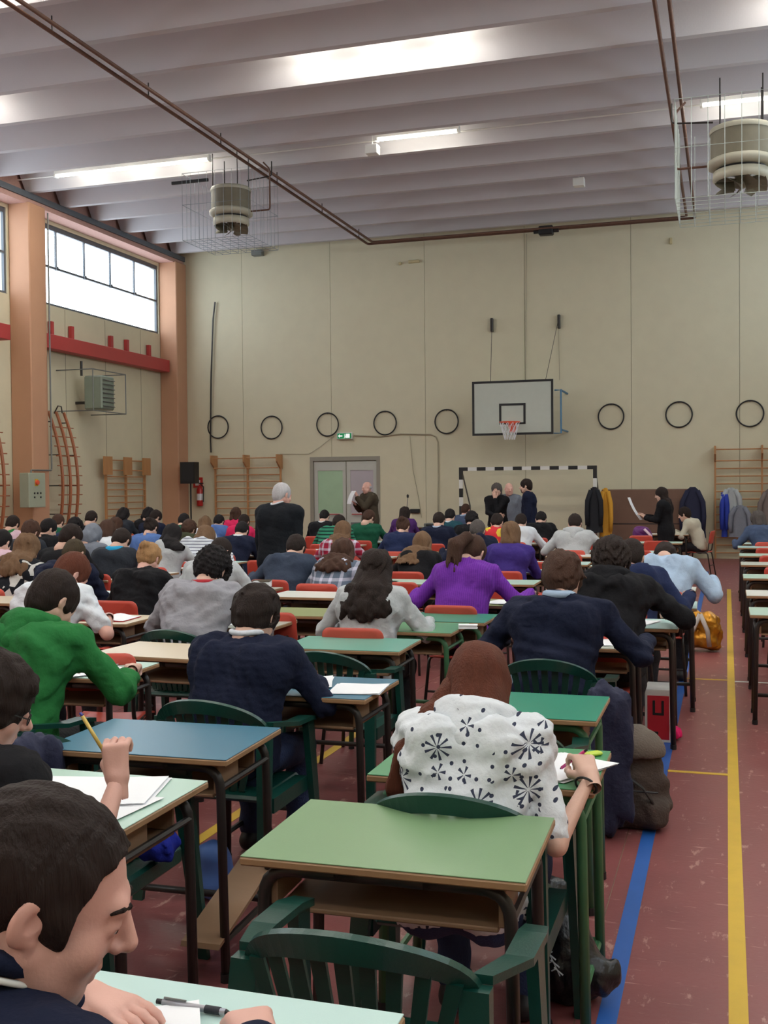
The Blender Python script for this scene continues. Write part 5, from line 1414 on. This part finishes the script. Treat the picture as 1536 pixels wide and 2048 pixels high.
seat(35, 247, 1020, 17.2, 'student with a large head of black hair in black, back rows left', 'bob', 'black', 'charcoal', male=False, desk='pale')
seat(71, 232, 1040, 15.2, 'brown haired student in a white and plum top in the left back rows', 'bob', 'brown', 'white', male=False, desk='pale')
seat(36, 297, 1019, 18.3, 'black haired student just left of the far pillar', 'bob', 'black', 'black', male=False, desk='grey')
seat(37, 312, 1025, 16.8, 'dark haired boy in navy in front of the far pillar', 'short', 'dark', 'navy', desk='pale', hy=25)
seat(38, 302, 1043, 13.0, 'student in a denim blue shirt with hair in a bun', 'bun', 'dark', 'denim', male=False, desk='white', topname='shirt')
seat(39, 368, 1032, 16.3, 'dark haired student in grey green below the loudspeaker', 'short', 'black', 'dkgreen', desk='pale')
seat(40, 378, 1047, 14.2, 'student with loose brown hair below the fire extinguisher', 'messy', 'brown', 'olive', male=False, desk='grey')
seat(41, 410, 1038, 15.4, 'student with light brown hair in a white top left of the pink sweaters', 'bob', 'lbrown', 'white', male=False, desk='white')
seat(42, 438, 1034, 17.3, 'dark haired student in a mid blue top left of the pink sweaters', 'short', 'black', 'denim', desk='pale')
seat(43, 472, 1017, 18.6, 'back row student with brown hair in a raspberry red sweater', 'bob', 'brown', 'pink', male=False, desk='grey', hp=20)
seat(44, 488, 1034, 16.6, 'dark haired student in a bright pink sweater', 'short', 'dark', 'pink', male=False, desk='pale')
seat(45, 484, 1052, 13.2, 'student in a navy sweater with white collar, left of the man in the suit', 'short', 'black', 'navy', desk='white', collar=WC, colr=.025, colz=.02, hp=50)
seat(48, 649, 1024, 18.0, 'black haired student with a white collar left of the standing bald man', 'crop', 'black', 'black', desk='pale', collar=WC, colr=.02, colz=.02)
seat(49, 678, 1032, 15.8, 'student in a green and black striped sweater', 'short', 'dark', 'gstripe', desk='white', lean=40)
seat(50, 738, 1025, 16.6, 'student in a dark green sweater, right ear showing', 'short', 'brown', 'dkgreen', desk='pale', hy=20, arms='wide')
seat(51, 810, 1016, 19.6, 'person with dark bobbed hair in a purple sweater near the back wall', 'bob', 'dark', 'dkpurple', male=False, desk='pale', hp=25)
seat(52, 806, 1041, 14.0, 'student in a dark blue sweater with brown hair clipped up', 'bun', 'brown', 'darkblue', male=False, desk='moss', arms='wide', wide=1.1)
seat(53, 878, 1030, 15.9, 'dark haired student in a navy sweater with a pale collar', 'short', 'dark', 'navy', desk='moss', collar=C['lblue'], colr=.018, colz=.02, arms='wide')
seat(54, 900, 1023, 18.2, 'dark haired student in a teal sweater with white collar', 'short', 'black', 'teal', desk='pale', collar=WC, colr=.02, colz=.02)
seat(56, 943, 1029, 16.9, 'dark haired student seated just left of the standing woman', 'messy', 'black', 'black', desk='grey')
seat(57, 955, 1047, 13.2, 'student with a greyish cap of hair in navy leaning far forward', 'short', 'greyb', 'navy', desk='pale', arms='spread', lean=40)
seat(58, 994, 1033, 15.6, 'student in a red and yellow flower printed top', 'short', 'dark', 'flowerred', male=False, desk='pale')
seat(59, 1042, 1033, 16.6, 'student in a grey waistcoat over a white shirt', 'short', 'dark', 'white', desk='grey', arms='wide')
seat(60, 1082, 1030, 18.0, 'student in black crouched over the desk below the bearded man', 'short', 'black', 'black', desk='pale', arms='wide', hp=50)
seat(61, 1150, 1034, 14.6, 'student in a pale grey speckled hoodie with the right arm stretched out', 'short', 'dark', 'lgrey', desk='pale', arms='spread', wR=(.52, .44, .80), hooddown=True, wide=1.1)
seat(64, 1368, 1016, 20.5, 'woman in a light grey cardigan sitting sideways beside the brown mat', 'short', 'dark', 'beige', male=False, desk='pale', rz=1.35, crz=1.35, hp=20, skin='fair', nod=True)
seat(65, 1515, 1026, 17.0, 'blurred man in slate blue sitting at the right edge', 'bob', 'greyb', 'steel', desk='pale', rz=.5, hp=30, arms='wide')

# --- boy in the left foreground, turned in profile
hd = px(96, 1812, Y=1.11)
P70 = dict(male=True, lean=20, hp=25, hy=40, hr=3, fore=True, top=C['navy'], hair='short', hc='dark', h=.0085, hh=.0032, hairh=.0036, wR=(.10, .50, .80), wL=(-.12, .45, .80), eyes=True, seed=70, sw=.20, wide=1.12, skin='pink', topname='jacket', profile=1.0,
           collar=cloth('olive knit', rgb(108, 112, 46)), colr=.008, colz=.055, sleeve=.85, handR='flat', handL='flat')
J = skeleton(P70); rz = -.32; hx, hy = J['hc'].x, J['hc'].y
sc70 = min(1.06, max(.92, (hd.z + .02) / J['hc'].z))
cx = hd.x - sc70 * (hx * math.cos(rz) - hy * math.sin(rz)); cy = hd.y - sc70 * (hx * math.sin(rz) + hy * math.cos(rz))
def loc70(w): dx, dy = (w.x - cx) / sc70, (w.y - cy) / sc70; return (dx * math.cos(rz) + dy * math.sin(rz), -dx * math.sin(rz) + dy * math.cos(rz), w.z / sc70)
P70['wL'] = loc70(px(165, 1990, z=.80)); P70['wR'] = loc70(px(520, 2085, z=.80)); P70['hdL'] = (.9, .1, -.05); P70['hdR'] = (-.75, .55, -.03); P70['ua'] = .31; P70['fa'] = .28; P70['handR'] = 'write'
o70, J70 = person((cx, cy, 0), P70, 'dark haired boy in a navy jacket seen in profile, lower left foreground', None, rz, sc70)
# white piping and stand-up collar of the jacket
c = J70['neck'] + Vector((0, 0, .02)); n = J70['up']
for r_, z_, m_, nm in ((.078, .028, M_WHITE, 'piping'), (.074, .045, C['navy'], 'stand_collar')):
    R_ = frame(c + n * z_, n, (0, -1, .01))
    MB().tube([R_ @ Vector((r_ * math.cos(a), 0, r_ * 1.05 * math.sin(a))) for a in [2 * PI * i / 28 for i in range(28)]], .004 if nm == 'piping' else .013, 8, True).build(nm, m_, o70, smooth=True)
school_chair(cx, cy - .05, 'orange red school chair under the boy in profile at lower left', rz)

# --- standing people
def stand(x, y, Y, label, hair, hc, top, rz, top2=None, **kw):
    head = px(x, y, Y=Y)
    P = dict(sit=False, male=True, lean=3, hp=8, top=C[top], hair=hair, hc=hc, hip=.93, torso=.52, wR=(.24, .06, .84), wL=(-.24, .06, .84), pR=(.3, -1, 0), pL=(-.3, -1, 0), hdR=(0, .1, -1), hdL=(0, .1, -1), huR=(1, 0, 0), huL=(-1, 0, 0), handR='flat', handL='flat', h=.018, hh=.007, hairh=.009, sw=.19)
    P.update(kw); z, J = ztop(P); sc = head.z / z
    hx, hy = J['hc'].x * sc, J['hc'].y * sc
    loc = (head.x - (hx * math.cos(rz) - hy * math.sin(rz)), Y - (hx * math.sin(rz) + hy * math.cos(rz)), 0)
    o, J = person(loc, P, label, None, rz, sc); return o, J, loc, sc
stand(565, 968, 10.6, 'standing white haired man in a black suit seen from behind, in the aisle', 'crop', 'white', 'suit', -.25, coat=True, hy=14, hp=18, collar=WC, colr=.010, colz=.05, wide=1.16, sw=.215, h=.012, hh=.006, topname='suit_jacket', skin='pink', wrinkle=.003)
o47, J47, l47, s47 = stand(733, 964, 22.2, 'standing bald man in a grey brown jacket reading from a sheet by the door', 'bald', 'white', 'brown', 2.35, coat=True, hp=12, wR=(.02, .33, 1.24), wL=(-.10, .34, 1.38), pR=(.6, -.5, -1), pL=(-.6, -.5, -1), hdR=(-.5, .6, .5), hdL=(.2, .3, 1), huR=(0, -1, 1), huL=(-1, -.5, 0), topname='jacket', wide=1.1, skin='pink', sw=.2)
stand(993, 967, 20.6, 'standing woman in a black sweater with her hand to her mouth', 'bob', 'greyb', 'black', 2.9, male=False, hp=5, hy=-15, wL=(-.02, .16, 1.42), wR=(-.10, .26, 1.08), pL=(-.7, -.2, -1), pR=(.8, .3, -.8), hdL=(.2, .1, 1), huL=(0, 1, 0), hdR=(-1, .1, .1), huR=(0, 1, .2), bottom=M_BTR)
stand(1018, 966, 21.6, 'standing balding man in grey between the woman and the bearded man', 'bald', 'greyb', 'ash', -2.9, hy=-10, skin='pink')
o68, J68, l68, s68 = stand(1051, 959, 20.4, 'standing bearded young man in a dark navy jacket facing left', 'short', 'dark', 'navy', 1.75, coat=True, topname='jacket', hy=8)
MB().sheet(lambda u, v: tuple(J68['head'] @ Vector(((.066 - .02 * v) * math.sin((u - .5) * 3.4), .018 + (.085 - .012 * v) * math.cos((u - .5) * 3.4) , -.055 - .062 * v))), 14, 5).build('beard', bpy.data.materials['hair dark'], o68, smooth=True)
o63, J63, l63, s63 = stand(1322, 976, 19.2, 'standing dark haired woman in black reading from a white sheet, right', 'long', 'dark', 'black', 1.45, male=False, coat=True, hp=14, hairlen=.2, wR=(.05, .36, 1.18), wL=(-.10, .34, 1.16), pR=(.6, -.5, -1), pL=(-.6, -.5, -1), hdR=(0, .8, .5), hdL=(0, .8, .5), huR=(0, -1, 1), huL=(0, -1, 1))
# invigilator seated by the goal post, seen from behind
SHORT[55] = 'man in the blue grey jacket by the goal post'
seat(55, 932, 1009, 21.4, 'seated man in a blue grey jacket with pale blue collar beside the goal post', 'crop', 'brown', 'steel', desk=None, collar=C['lblue'], colr=.02, hp=20, hy=20, skin='pink')
# ------------------------------------------------------------------ desks placed one by one
school_desk(-.785, 2.645, 'olive', 'empty olive green school desk in the foreground, nearest to the camera', .02, foot=False)
garden_chair(-.69, 2.16, 'empty dark green plastic armchair at the bottom of the photo', -.02)
school_desk(-.87, 1.495, 'pale', 'very pale green school desk of the boy in profile, at the bottom left', 0)
school_desk(-1.86, 2.735, 'mint', 'pale mint school desk of the boy in glasses holding up a pen', 0)
school_desk(-1.925, 3.465, 'blue', 'empty blue school desk at the centre left, with a wooden footrest', .03, foot=True)
garden_chair(-2.03, 3.12, 'dark green plastic armchair half under the empty blue desk', -PI / 2)
garden_chair(UP[2][0], UP[2][1] - .03, 'dark green plastic armchair under the boy in glasses', -.12)
garden_chair(-.74, 3.10, 'dark green plastic armchair under the girl in the white floral hoodie')
school_desk(-.72, 3.435, 'green', 'bright green school desk of the girl in the white floral hoodie', 0, M_GREENTUBE)
school_desk(-.82, 4.39, 'emerald', 'empty emerald green school desk with green legs, in front of the floral hoodie', 0, M_GREENTUBE)
garden_chair(-.80, 3.98, 'empty dark green plastic armchair behind the emerald desk', .1)
school_desk(-1.80, 4.56, 'blue', 'blue school desk of the student in navy with white collar, white paper on it', .0)
school_desk(-3.12, 4.70, 'mint', 'mint green school desk of the boy in the green hoodie', .05)
school_desk(-2.96, 5.37, 'beige', 'empty beige school desk with chipped edge at the left', -.06)
school_chair(-3.12, 4.98 + .06, 'orange red chair between the mint and beige desks at the left', .3)
school_desk(-2.05, 5.86, 'teal', 'empty light teal school desk behind the girl with long wavy hair', .03)
garden_chair(-1.98, 5.42, 'dark green plastic armchair at the empty light teal desk', 0)
school_desk(-.80, 6.26, 'grey', 'pale grey green school desk of the boy in navy with pale blue collar', 0)
school_desk(-4.16, 6.57, 'beige', 'beige school desk with open book, of the reddish haired boy', .05)
school_desk(-1.95, 6.66, 'green', 'bright green school desk with green legs, of the girl with wavy hair', 0, M_GREENTUBE)
school_desk(-1.86, 7.20, 'emerald', 'empty emerald green school desk with green legs behind the purple sweater', 0, M_GREENTUBE)
school_desk(-3.0, 7.28, 'moss', 'empty dull moss green desk behind the off white desk, centre', .04)
school_chair(-2.95, 6.95, 'orange red chair at the empty moss green desk', .05)
school_desk(-5.75, 7.55, 'beige', 'empty beige school desk at the left photo edge, in front of an orange chair', 0)
school_chair(-4.35, 5.6 - .5, 'orange red chair cut off at the left edge behind the green hoodie', 0)
school_desk(-3.3, 8.5, 'white', 'empty off white school desk behind the grey plaid shirt', 0)
for x, y, c, lb in ((-2.02, 10.0, 'mint', 'empty mint green desk between the purple and violet sweaters'), (-2.78, 9.85, 'mint', 'empty mint green desk behind the person in black with light brown hair'),
        (-1.85, 12.6, 'pale', 'empty very pale green desk right of the violet top'), (-1.1, 12.4, 'pale', 'empty pale desk behind the speckled hoodie, left of the light blue shirt'), (-1.85, 14.0, 'white', 'empty off white desk right behind the speckled hoodie'),
        (-1.1, 14.9, 'pale', 'empty very pale desk right of the speckled hoodie'), (-4.4, 13.3, 'pale', 'empty pale desk beside the red plaid shirt'), (-5.5, 14.6, 'white', 'empty off white desk right of the man in the suit, farther one'),
        (-5.15, 12.3, 'pale', 'empty pale desk right of the man in the suit, nearer one'), (-1.0, 17.4, 'mint', 'empty mint desk in front of the brown mat'), (-1.0, 20.4, 'white', 'desk of the woman in light grey sitting sideways'),
        (-2.0, 17.6, 'grey', 'pale grey desk left of the chair with the purple backpack')):
    school_desk(x, y, c, lb, random.uniform(-.03, .03))
    if y < 20: school_chair(x, y - .5, 'chair at the ' + lb.replace('empty ', '').replace('school ', ''), random.uniform(-.1, .1))
# desks beyond the yellow line, at the right edge
for i, (y, c) in enumerate(((8.05, 'mint'), (9.4, 'white'), (11.1, 'mint'), (12.9, 'grey'), (14.5, 'mint'), (16.3, 'pale'))):
    w = ('nearest', 'second nearest', 'third nearest', 'fourth nearest', 'fifth nearest', 'farthest')[i]
    school_desk(.50, y, c, w + ' ' + LAMN[c] + ' desk of the row beyond the yellow line, right edge', 0)
    if i < 5: school_chair(.55, y + .72, 'orange red chair behind the ' + w + ' desk beyond the yellow line', 0)
    if i > 0: school_desk(1.35, y, 'grey', w + ' desk of the second row beyond the yellow line, right edge', 0)

# papers, books and pens
paper(-1.55, 4.52, .12, 'blank white exam sheet at the right end of the blue desk', w=.23, l=.24)
paper(-1.80, 4.62, .3, 'white sheet under the arm of the navy sweater', w=.16)
paper(-1.80, 2.78, .25, 'stack of large white exam sheets on the mint desk', w=.42, l=.29, n=5)
paper(-1.68, 2.66, -.1, 'loose white sheet at the right end of the mint desk', w=.25, l=.24, n=1, z=.7605)
paper(-.50, 3.42, -.5, 'white exam sheets under the hand of the girl in the floral hoodie', w=.22, l=.30, n=4)
paper(-2.98, 4.62, -.6, 'white exam sheets under the hand of the boy in green', w=.25, l=.35)
paper(-3.0, 4.83, .2, 'narrow white sheet at the far side of the mint desk', w=.10, l=.12)
open_book(-4.1, 6.55, .1, 'large open book on the beige desk of the reddish haired boy', w=.42, d=.28)
closed_book(-4.25, 8.62, .1, 'thick book with red cover beside the woman in black', C['red'], w=.2, d=.26, h=.07)
closed_book(-3.98, 8.95, .3, 'small thick book on the pale desk behind the black curls', C['brown'], h=.06)
closed_book(-1.55, 6.95 - .3, .2, 'white book on the bright green desk of the wavy haired girl', M_PAPER, w=.12, d=.07, h=.02)
closed_book(-2.25, 6.62, -.3, 'open white notebook beside the left arm of the wavy haired girl', M_PAPER, w=.2, d=.24, h=.02)
paper(-.62, 6.25, .2, 'white papers on the desk of the boy with pale blue collar')
def crumple(x, y, z, r, label, m=M_PAPER, name='crumpled_tissue', seed=1, cat='tissue', sc=(1, 1, .7)):
    v = Vol((-r * 1.5,) * 3, (r * 1.5,) * 3, r / 9); v.ell((0, 0, 0), (r * sc[0], r * sc[1], r * sc[2]), 0); v.noise(r * .22, 2.6 / r, seed, oct=3)
    return tag(link(name, np_mesh(name, *v.mesh()), m, None, (x, y, z + r * sc[2])), label, cat)
crumple(-1.12, 6.08, .765, .07, 'crumpled white tissue left of the boy in the navy sweater')
crumple(-2.0, 11.35, .765, .07, 'crumpled white paper right of the violet top', seed=4)
crumple(-3.45, 9.95, .765, .05, 'crumpled white tissue beside the spread arms', seed=5)
# pens
J2 = UP[2][3]; o2x, o2y, s2 = UP[2][:3]
def wld(p, q, rz): x, y, z = p; return Vector((q[0] + q[2] * (x * math.cos(rz) - y * math.sin(rz)), q[1] + q[2] * (x * math.sin(rz) + y * math.cos(rz)), q[2] * z))
W2 = wld(J2['WR'], UP[2], -.12)
pa = W2 + Vector((-.045, .0, .085)); pen(pa + Vector((-.062, 0, .085)), pa + Vector((.012, 0, -.02)), 'yellow pen with a blue cap held upright by the boy in glasses', mat('yellow plastic', rgb(206, 178, 92), .4, .03), mat('blue plastic', rgb(58, 62, 150), .4, .03), .005)
q0 = px(314, 2002, z=.768); q1 = px(462, 2026, z=.768)
t = pen(q0, q1, 'silver ballpoint pen with a dark grip on the pale desk in the foreground', mat('silver plastic', rgb(168, 168, 176), .3, .05, metal=.4), M_BLACK, .0058)
d = q1 - q0
MB().tube([d * .66, d * .86], .0068, 10).build('grip', mat('dark rubber', rgb(44, 46, 54), .7, .1), t, smooth=True)
MB().tube([d * .10 + Vector((0, 0, .008)), d * .40 + Vector((0, 0, .008))], .0018, 6).build('clip', M_GREY, t)
paper(px(370, 2030, z=.77).x - .02, px(370, 2030, z=.77).y - .08, .5, 'folded white paper between the hands of the boy in profile', w=.15, l=.21, z=.765)
pen((-.40, 3.27, .86), (-.49, 3.33, .78), 'pink pen in the right hand of the girl in the floral hoodie', mat('pink plastic', rgb(206, 48, 130), .4, .03), r=.005)
tag(MB().box(-.03, .03, -.015, .015, 0, .012, .004).build('highlighter', mat('lime yellow plastic', rgb(200, 222, 80), .4, .05), None, (-.42, 3.60, .762), (0, 0, .8)), 'lime yellow highlighter on the green desk by the floral hoodie', 'highlighter')
# sheets held by the readers
def held(o_loc, J_, s_, rz, label, mx, w=.21, l=.30, tilt=.4):
    c = (J_['WR'] + J_['WL']) / 2 + Vector(mx)
    p = Vector((o_loc[0] + s_ * (c.x * math.cos(rz) - c.y * math.sin(rz)), o_loc[1] + s_ * (c.x * math.sin(rz) + c.y * math.cos(rz)), s_ * c.z))
    t = MB().sheet(lambda u, v: ((u - .5) * w, .02 * math.sin(PI * v), (v - .5) * l), 3, 5).sheet(lambda u, v: ((u - .5) * w, .02 * math.sin(PI * v) + .0015, (v - .5) * l), 3, 5).build('paper_sheet', M_PAPER, None, p, (tilt, 0, rz)); tag(t, label, 'paper'); return t
held(l47, J47, s47, 2.35, 'white sheet held by the bald man beside the door', (-.02, .12, .08))
held(l63, J63, s63, 1.45, 'long white sheet held up by the dark haired woman reading', (0, .20, .16), w=.22, l=.44, tilt=-.5)

# bags and things on the floor
def bag(x, y, lo, hi, build, m, label, name='backpack', cat='bag', rz=0.0, h=.012, smooth=True):
    v = Vol(lo, hi, h); build(v); v.half((0, 0, .004), (0, 0, -1))
    return tag(link(name, np_mesh(name, *v.mesh()), m, None, (x, y, 0), (0, 0, rz)), label, cat)
M_PACK = mat('dark brown grey canvas', rgb(66, 54, 48), .85, .2, 8, .35, 90); M_PACKT = mat('grey taupe canvas', rgb(104, 94, 86), .85, .12, 8, .35, 90)
def f(v):
    v.cone((0, 0, .12), (-.01, .02, .36), .145, .105, .05); v.cone((-.07, 0, .1), (-.07, .02, .30), .10, .09, .05); v.cone((.08, .02, .1), (.05, .03, .28), .10, .08, .05)
    v.cone((-.08, -.09, .08), (.09, -.09, .08), .075, .075, .04); v.noise(.012, 22, 2, oct=3)
pk = bag(-.44, 5.40, (-.3, -.3, -.05), (.3, .3, .62), f, M_PACK, 'dark brown backpack with a grey flap on the floor over the blue line', h=.011)
v = Vol((-.25, -.25, .1), (.25, .25, .66), .011); v.ell((.0, .01, .36), (.15, .14, .115), 0); v.half((0, 0, .34), (0, .0, -1)); v.noise(.008, 20, 4)
link('top_flap', np_mesh('top_flap', *v.mesh()), M_PACKT, pk)
MB().tube([(-.1, -.15, .34), (-.02, -.175, .28), (.06, -.17, .22), (.12, -.14, .12)], .012, 6, flat=.4).build('strap', M_BLACK, pk, smooth=True)
MB().tube([(-.12, -.168, .20), (0, -.178, .205), (.13, -.162, .20)], .005, 5).build('zip', M_BLACK, pk)
M_NYL = mat('shiny black nylon', rgb(20, 20, 24), .35, .2, 10, .4, 30)
def f(v):
    v.cone((0, 0, .10), (-.03, .03, .30), .115, .075, .05); v.cone((.08, -.01, .07), (.04, 0, .18), .075, .06, .04); v.cone((-.05, -.02, .08), (-.05, .02, .27), .08, .06, .04); v.ell((.13, -.02, .09), (.07, .06, .055), .03); v.noise(.012, 26, 7, oct=3)
bb = bag(-.53, 3.5, (-.25, -.25, -.05), (.3, .25, .5), f, M_NYL, 'crumpled shiny black bag with white lettering on the floor, lower right', h=.008)
M_WL = mat('white lettering', rgb(205, 210, 216), .5, .02)
lt = MB()
for i in range(7):      # illegible slanted white word running down the bag
    a = .255 - i * .02; xo = -.045 + i * .012
    yb = -.108 - .006 * i
    lt.tube([(xo - .012, yb - .004, a + .016), (xo + .016, yb - .006, a - .004)], .0028, 4)
    lt.tube([(xo - .02, yb - .004, a + .004), (xo - .004, yb - .006, a + .014), (xo + .006, yb - .006, a - .008)], .0024, 4)
lt.build('lettering', M_WL, bb)
tag(MB().tube([(-.56, 3.50, .30), (-.57, 3.46, .12), (-.565, 3.40, .01), (-.52, 3.30, .008), (-.50, 3.22, .008)], .006, 6).build('bag_strap', M_BLACK), 'thin black strap trailing on the floor left of the black bag', 'strap')
M_GOLD = mat('gold foil cloth', rgb(196, 136, 40), .28, .25, 14, .4, 25, metal=.6)
def f(v):
    v.cone((-.12, 0, .12), (-.10, .01, .30), .12, .10, .05); v.cone((.10, 0, .12), (.08, .01, .28), .12, .10, .05); v.cone((-.1, 0, .33), (.1, 0, .31), .07, .07, .05); v.noise(.022, 17, 9, oct=3)
gb = bag(-.26, 11.2, (-.36, -.25, -.05), (.36, .25, .52), f, M_GOLD, 'shiny gold bag with pale straps on the floor beside the blue line', h=.013, name='handbag')
M_STR = mat('pale leather strap', rgb(176, 166, 158), .6, .05)
for xx, s in ((-.06, -1), (.08, 1)): MB().tube([(xx - .06 * (1 if s < 0 else -.3), -.135, .06), (xx, -.145, .22), (.01, -.12, .38)], .022, 6, flat=.35).build('strap', M_STR, gb, smooth=True)
# carton
t = empty('carton', (-.42, 7.20, 0), .0, 'tall red and white carton standing on the floor beside desk legs', 'box')
M_CR = mat('carton red', rgb(196, 36, 52), .6, .08)
MB().box(-.085, .085, -.06, .22, 0, .34, .003).build('box', M_WHITE, t)
MB().box(-.068, .068, -.0625, -.060, .02, .30).box(.0851, .0865, -.045, .20, .02, .30).build('red_panel', M_CR, t)
f_ = MB().box(-.035, -.02, -.065, -.0625, .19, .27).box(.02, .035, -.065, -.0625, .19, .27).box(-.035, .035, -.065, -.0625, .175, .19).box(-.035, .0, -.065, -.0625, .05, .07)
f_.build('dark_print', M_BLACK, t)
crumple(-.33, 7.24, 0, .07, 'small pink cloth on the floor beside the red carton', cloth('cloth hot pink', rgb(206, 30, 96)), 'pink_cloth', 3, 'cloth')
M_LB = mat('pale blue denim bag', rgb(136, 158, 180), .8, .2, 9, .3, 60)
def f(v): v.cone((0, 0, .13), (0, .02, .34), .13, .10, .05); v.cone((.0, -.06, .10), (.0, -.06, .22), .10, .09, .04); v.noise(.012, 20, 12)
lb_ = bag(-1.42, 7.05 + .0, (-.25, -.25, -.05), (.25, .25, .55), f, M_LB, 'pale blue bag on the floor beside the green legged desk', h=.012)
MB().quadbox((.02, -.165, .2), (.12, .012, .035), Matrix.Rotation(-.3, 3, 'Y')).build('pink_pocket_edge', mat('coral', rgb(230, 110, 110), .6, .05), lb_)
# jackets over chairs
def over_chair(x, y, z0, z1, w, m, label, rz=0.0, d=.13, seed=1):
    v = Vol((-w, -.25, 0), (w, .25, z1 + .1), .012)
    for s in (-1, 0, 1): v.cone((s * w * .28, 0, z1 - .06), (s * w * .30, .02 * s, z0 + .06), d * .5, d * .42, .05)
    v.cone((-w * .45, -.02, z1 - .1), (-w * .48, -.04, z0 + .18), .05, .04, .03); v.cone((w * .3, -.03, z1 - .05), (w * .42, -.05, z0 + .1), .05, .042, .03)
    v.noise(.02, 30, seed, (1, 1, .25), 3)
    return tag(link('draped_jacket', np_mesh('draped_jacket', *v.mesh()), m, None, (x, y, 0), (0, 0, rz)), label, 'jacket')
over_chair(-.52, 5.15, .03, .70, .15, M_JN, 'long dark navy jacket hanging from the chair of the boy with pale blue collar', .2, seed=3)
v = Vol((-.25, -.2, .4), (.25, .2, .95), .012)
v.cone((-.05, 0, .56), (-.04, 0, .74), .13, .10, .05); v.cone((.08, 0, .56), (.07, 0, .72), .10, .09, .05); v.noise(.01, 25, 5)
t = tag(link('backpack', np_mesh('backpack', *v.mesh()), mat('purple nylon', rgb(96, 34, 106), .5, .2, 8, .3, 50), None, (-1.35, 18.55, .14)), 'purple backpack with a pale pink cloth on an orange chair', 'bag')
MB().tube([(.05, -.1, .78), (.15, -.12, .68), (.18, -.12, .52)], .05, 8, flat=.4).build('pink_cloth', C['palepink'], t, smooth=True)
school_chair(-1.35, 18.6, 'orange red chair under the purple backpack by the brown mat', 0)
over_chair(-2.27, 3.12, .35, .80, .2, M_JN, 'dark navy jacket draped over the green chair beside the blue desk', 1.5, seed=6)
# things left on the turned green chair beneath the blue desk
crumple(-1.98, 2.98, .432, .035, 'small white crumpled scraps on the green chair seat under the blue desk', seed=8)
crumple(-1.80, 3.16, .432, .07, 'bright blue cloth bag on the green chair beneath the blue desk', cloth('cloth cobalt', rgb(34, 46, 150)), 'blue_bag', 6, 'bag')
def f(v): v.cone((0, 0, .07), (0, 0, .16), .085, .075, .04); v.noise(.008, 30, 12)
bag(-1.98, 3.95, (-.2, -.2, -.05), (.2, .2, .3), f, mat('sky blue plastic', rgb(84, 120, 188), .5, .1), 'small sky blue bag on the floor behind the face of the boy in profile', h=.012)
# teacher desk items near the back wall
school_desk(-6.3, 23.6, 'grey', 'pale desk near the back wall behind the microphone stand', 0)
t = tag(MB().box(-.25, .25, -.2, .2, .762, .84, .01).build('amplifier', M_GREY, None, (-6.2, 23.6, 0)), 'flat grey amplifier on the pale desk near the back wall', 'amplifier')
MB().box(-.2, .2, -.203, -.2, .78, .82).build('front_panel', M_BLACK, t)
school_desk(-3.95, 22.6, 'white', 'desk in front of the standing group by the goal', 0)
t = empty('laptop', (-4.05, 22.6, .762), 0, 'open laptop on the desk beside the standing woman', 'laptop')
MB().box(-.17, .17, -.12, .12, 0, .018, .003).build('base', M_GREY, t); MB().quadbox((0, .15, .12), (.34, .012, .23), Matrix.Rotation(-.25, 3, 'X')).build('screen', mat('blue grey lid', rgb(84, 90, 110), .4, .05), t)
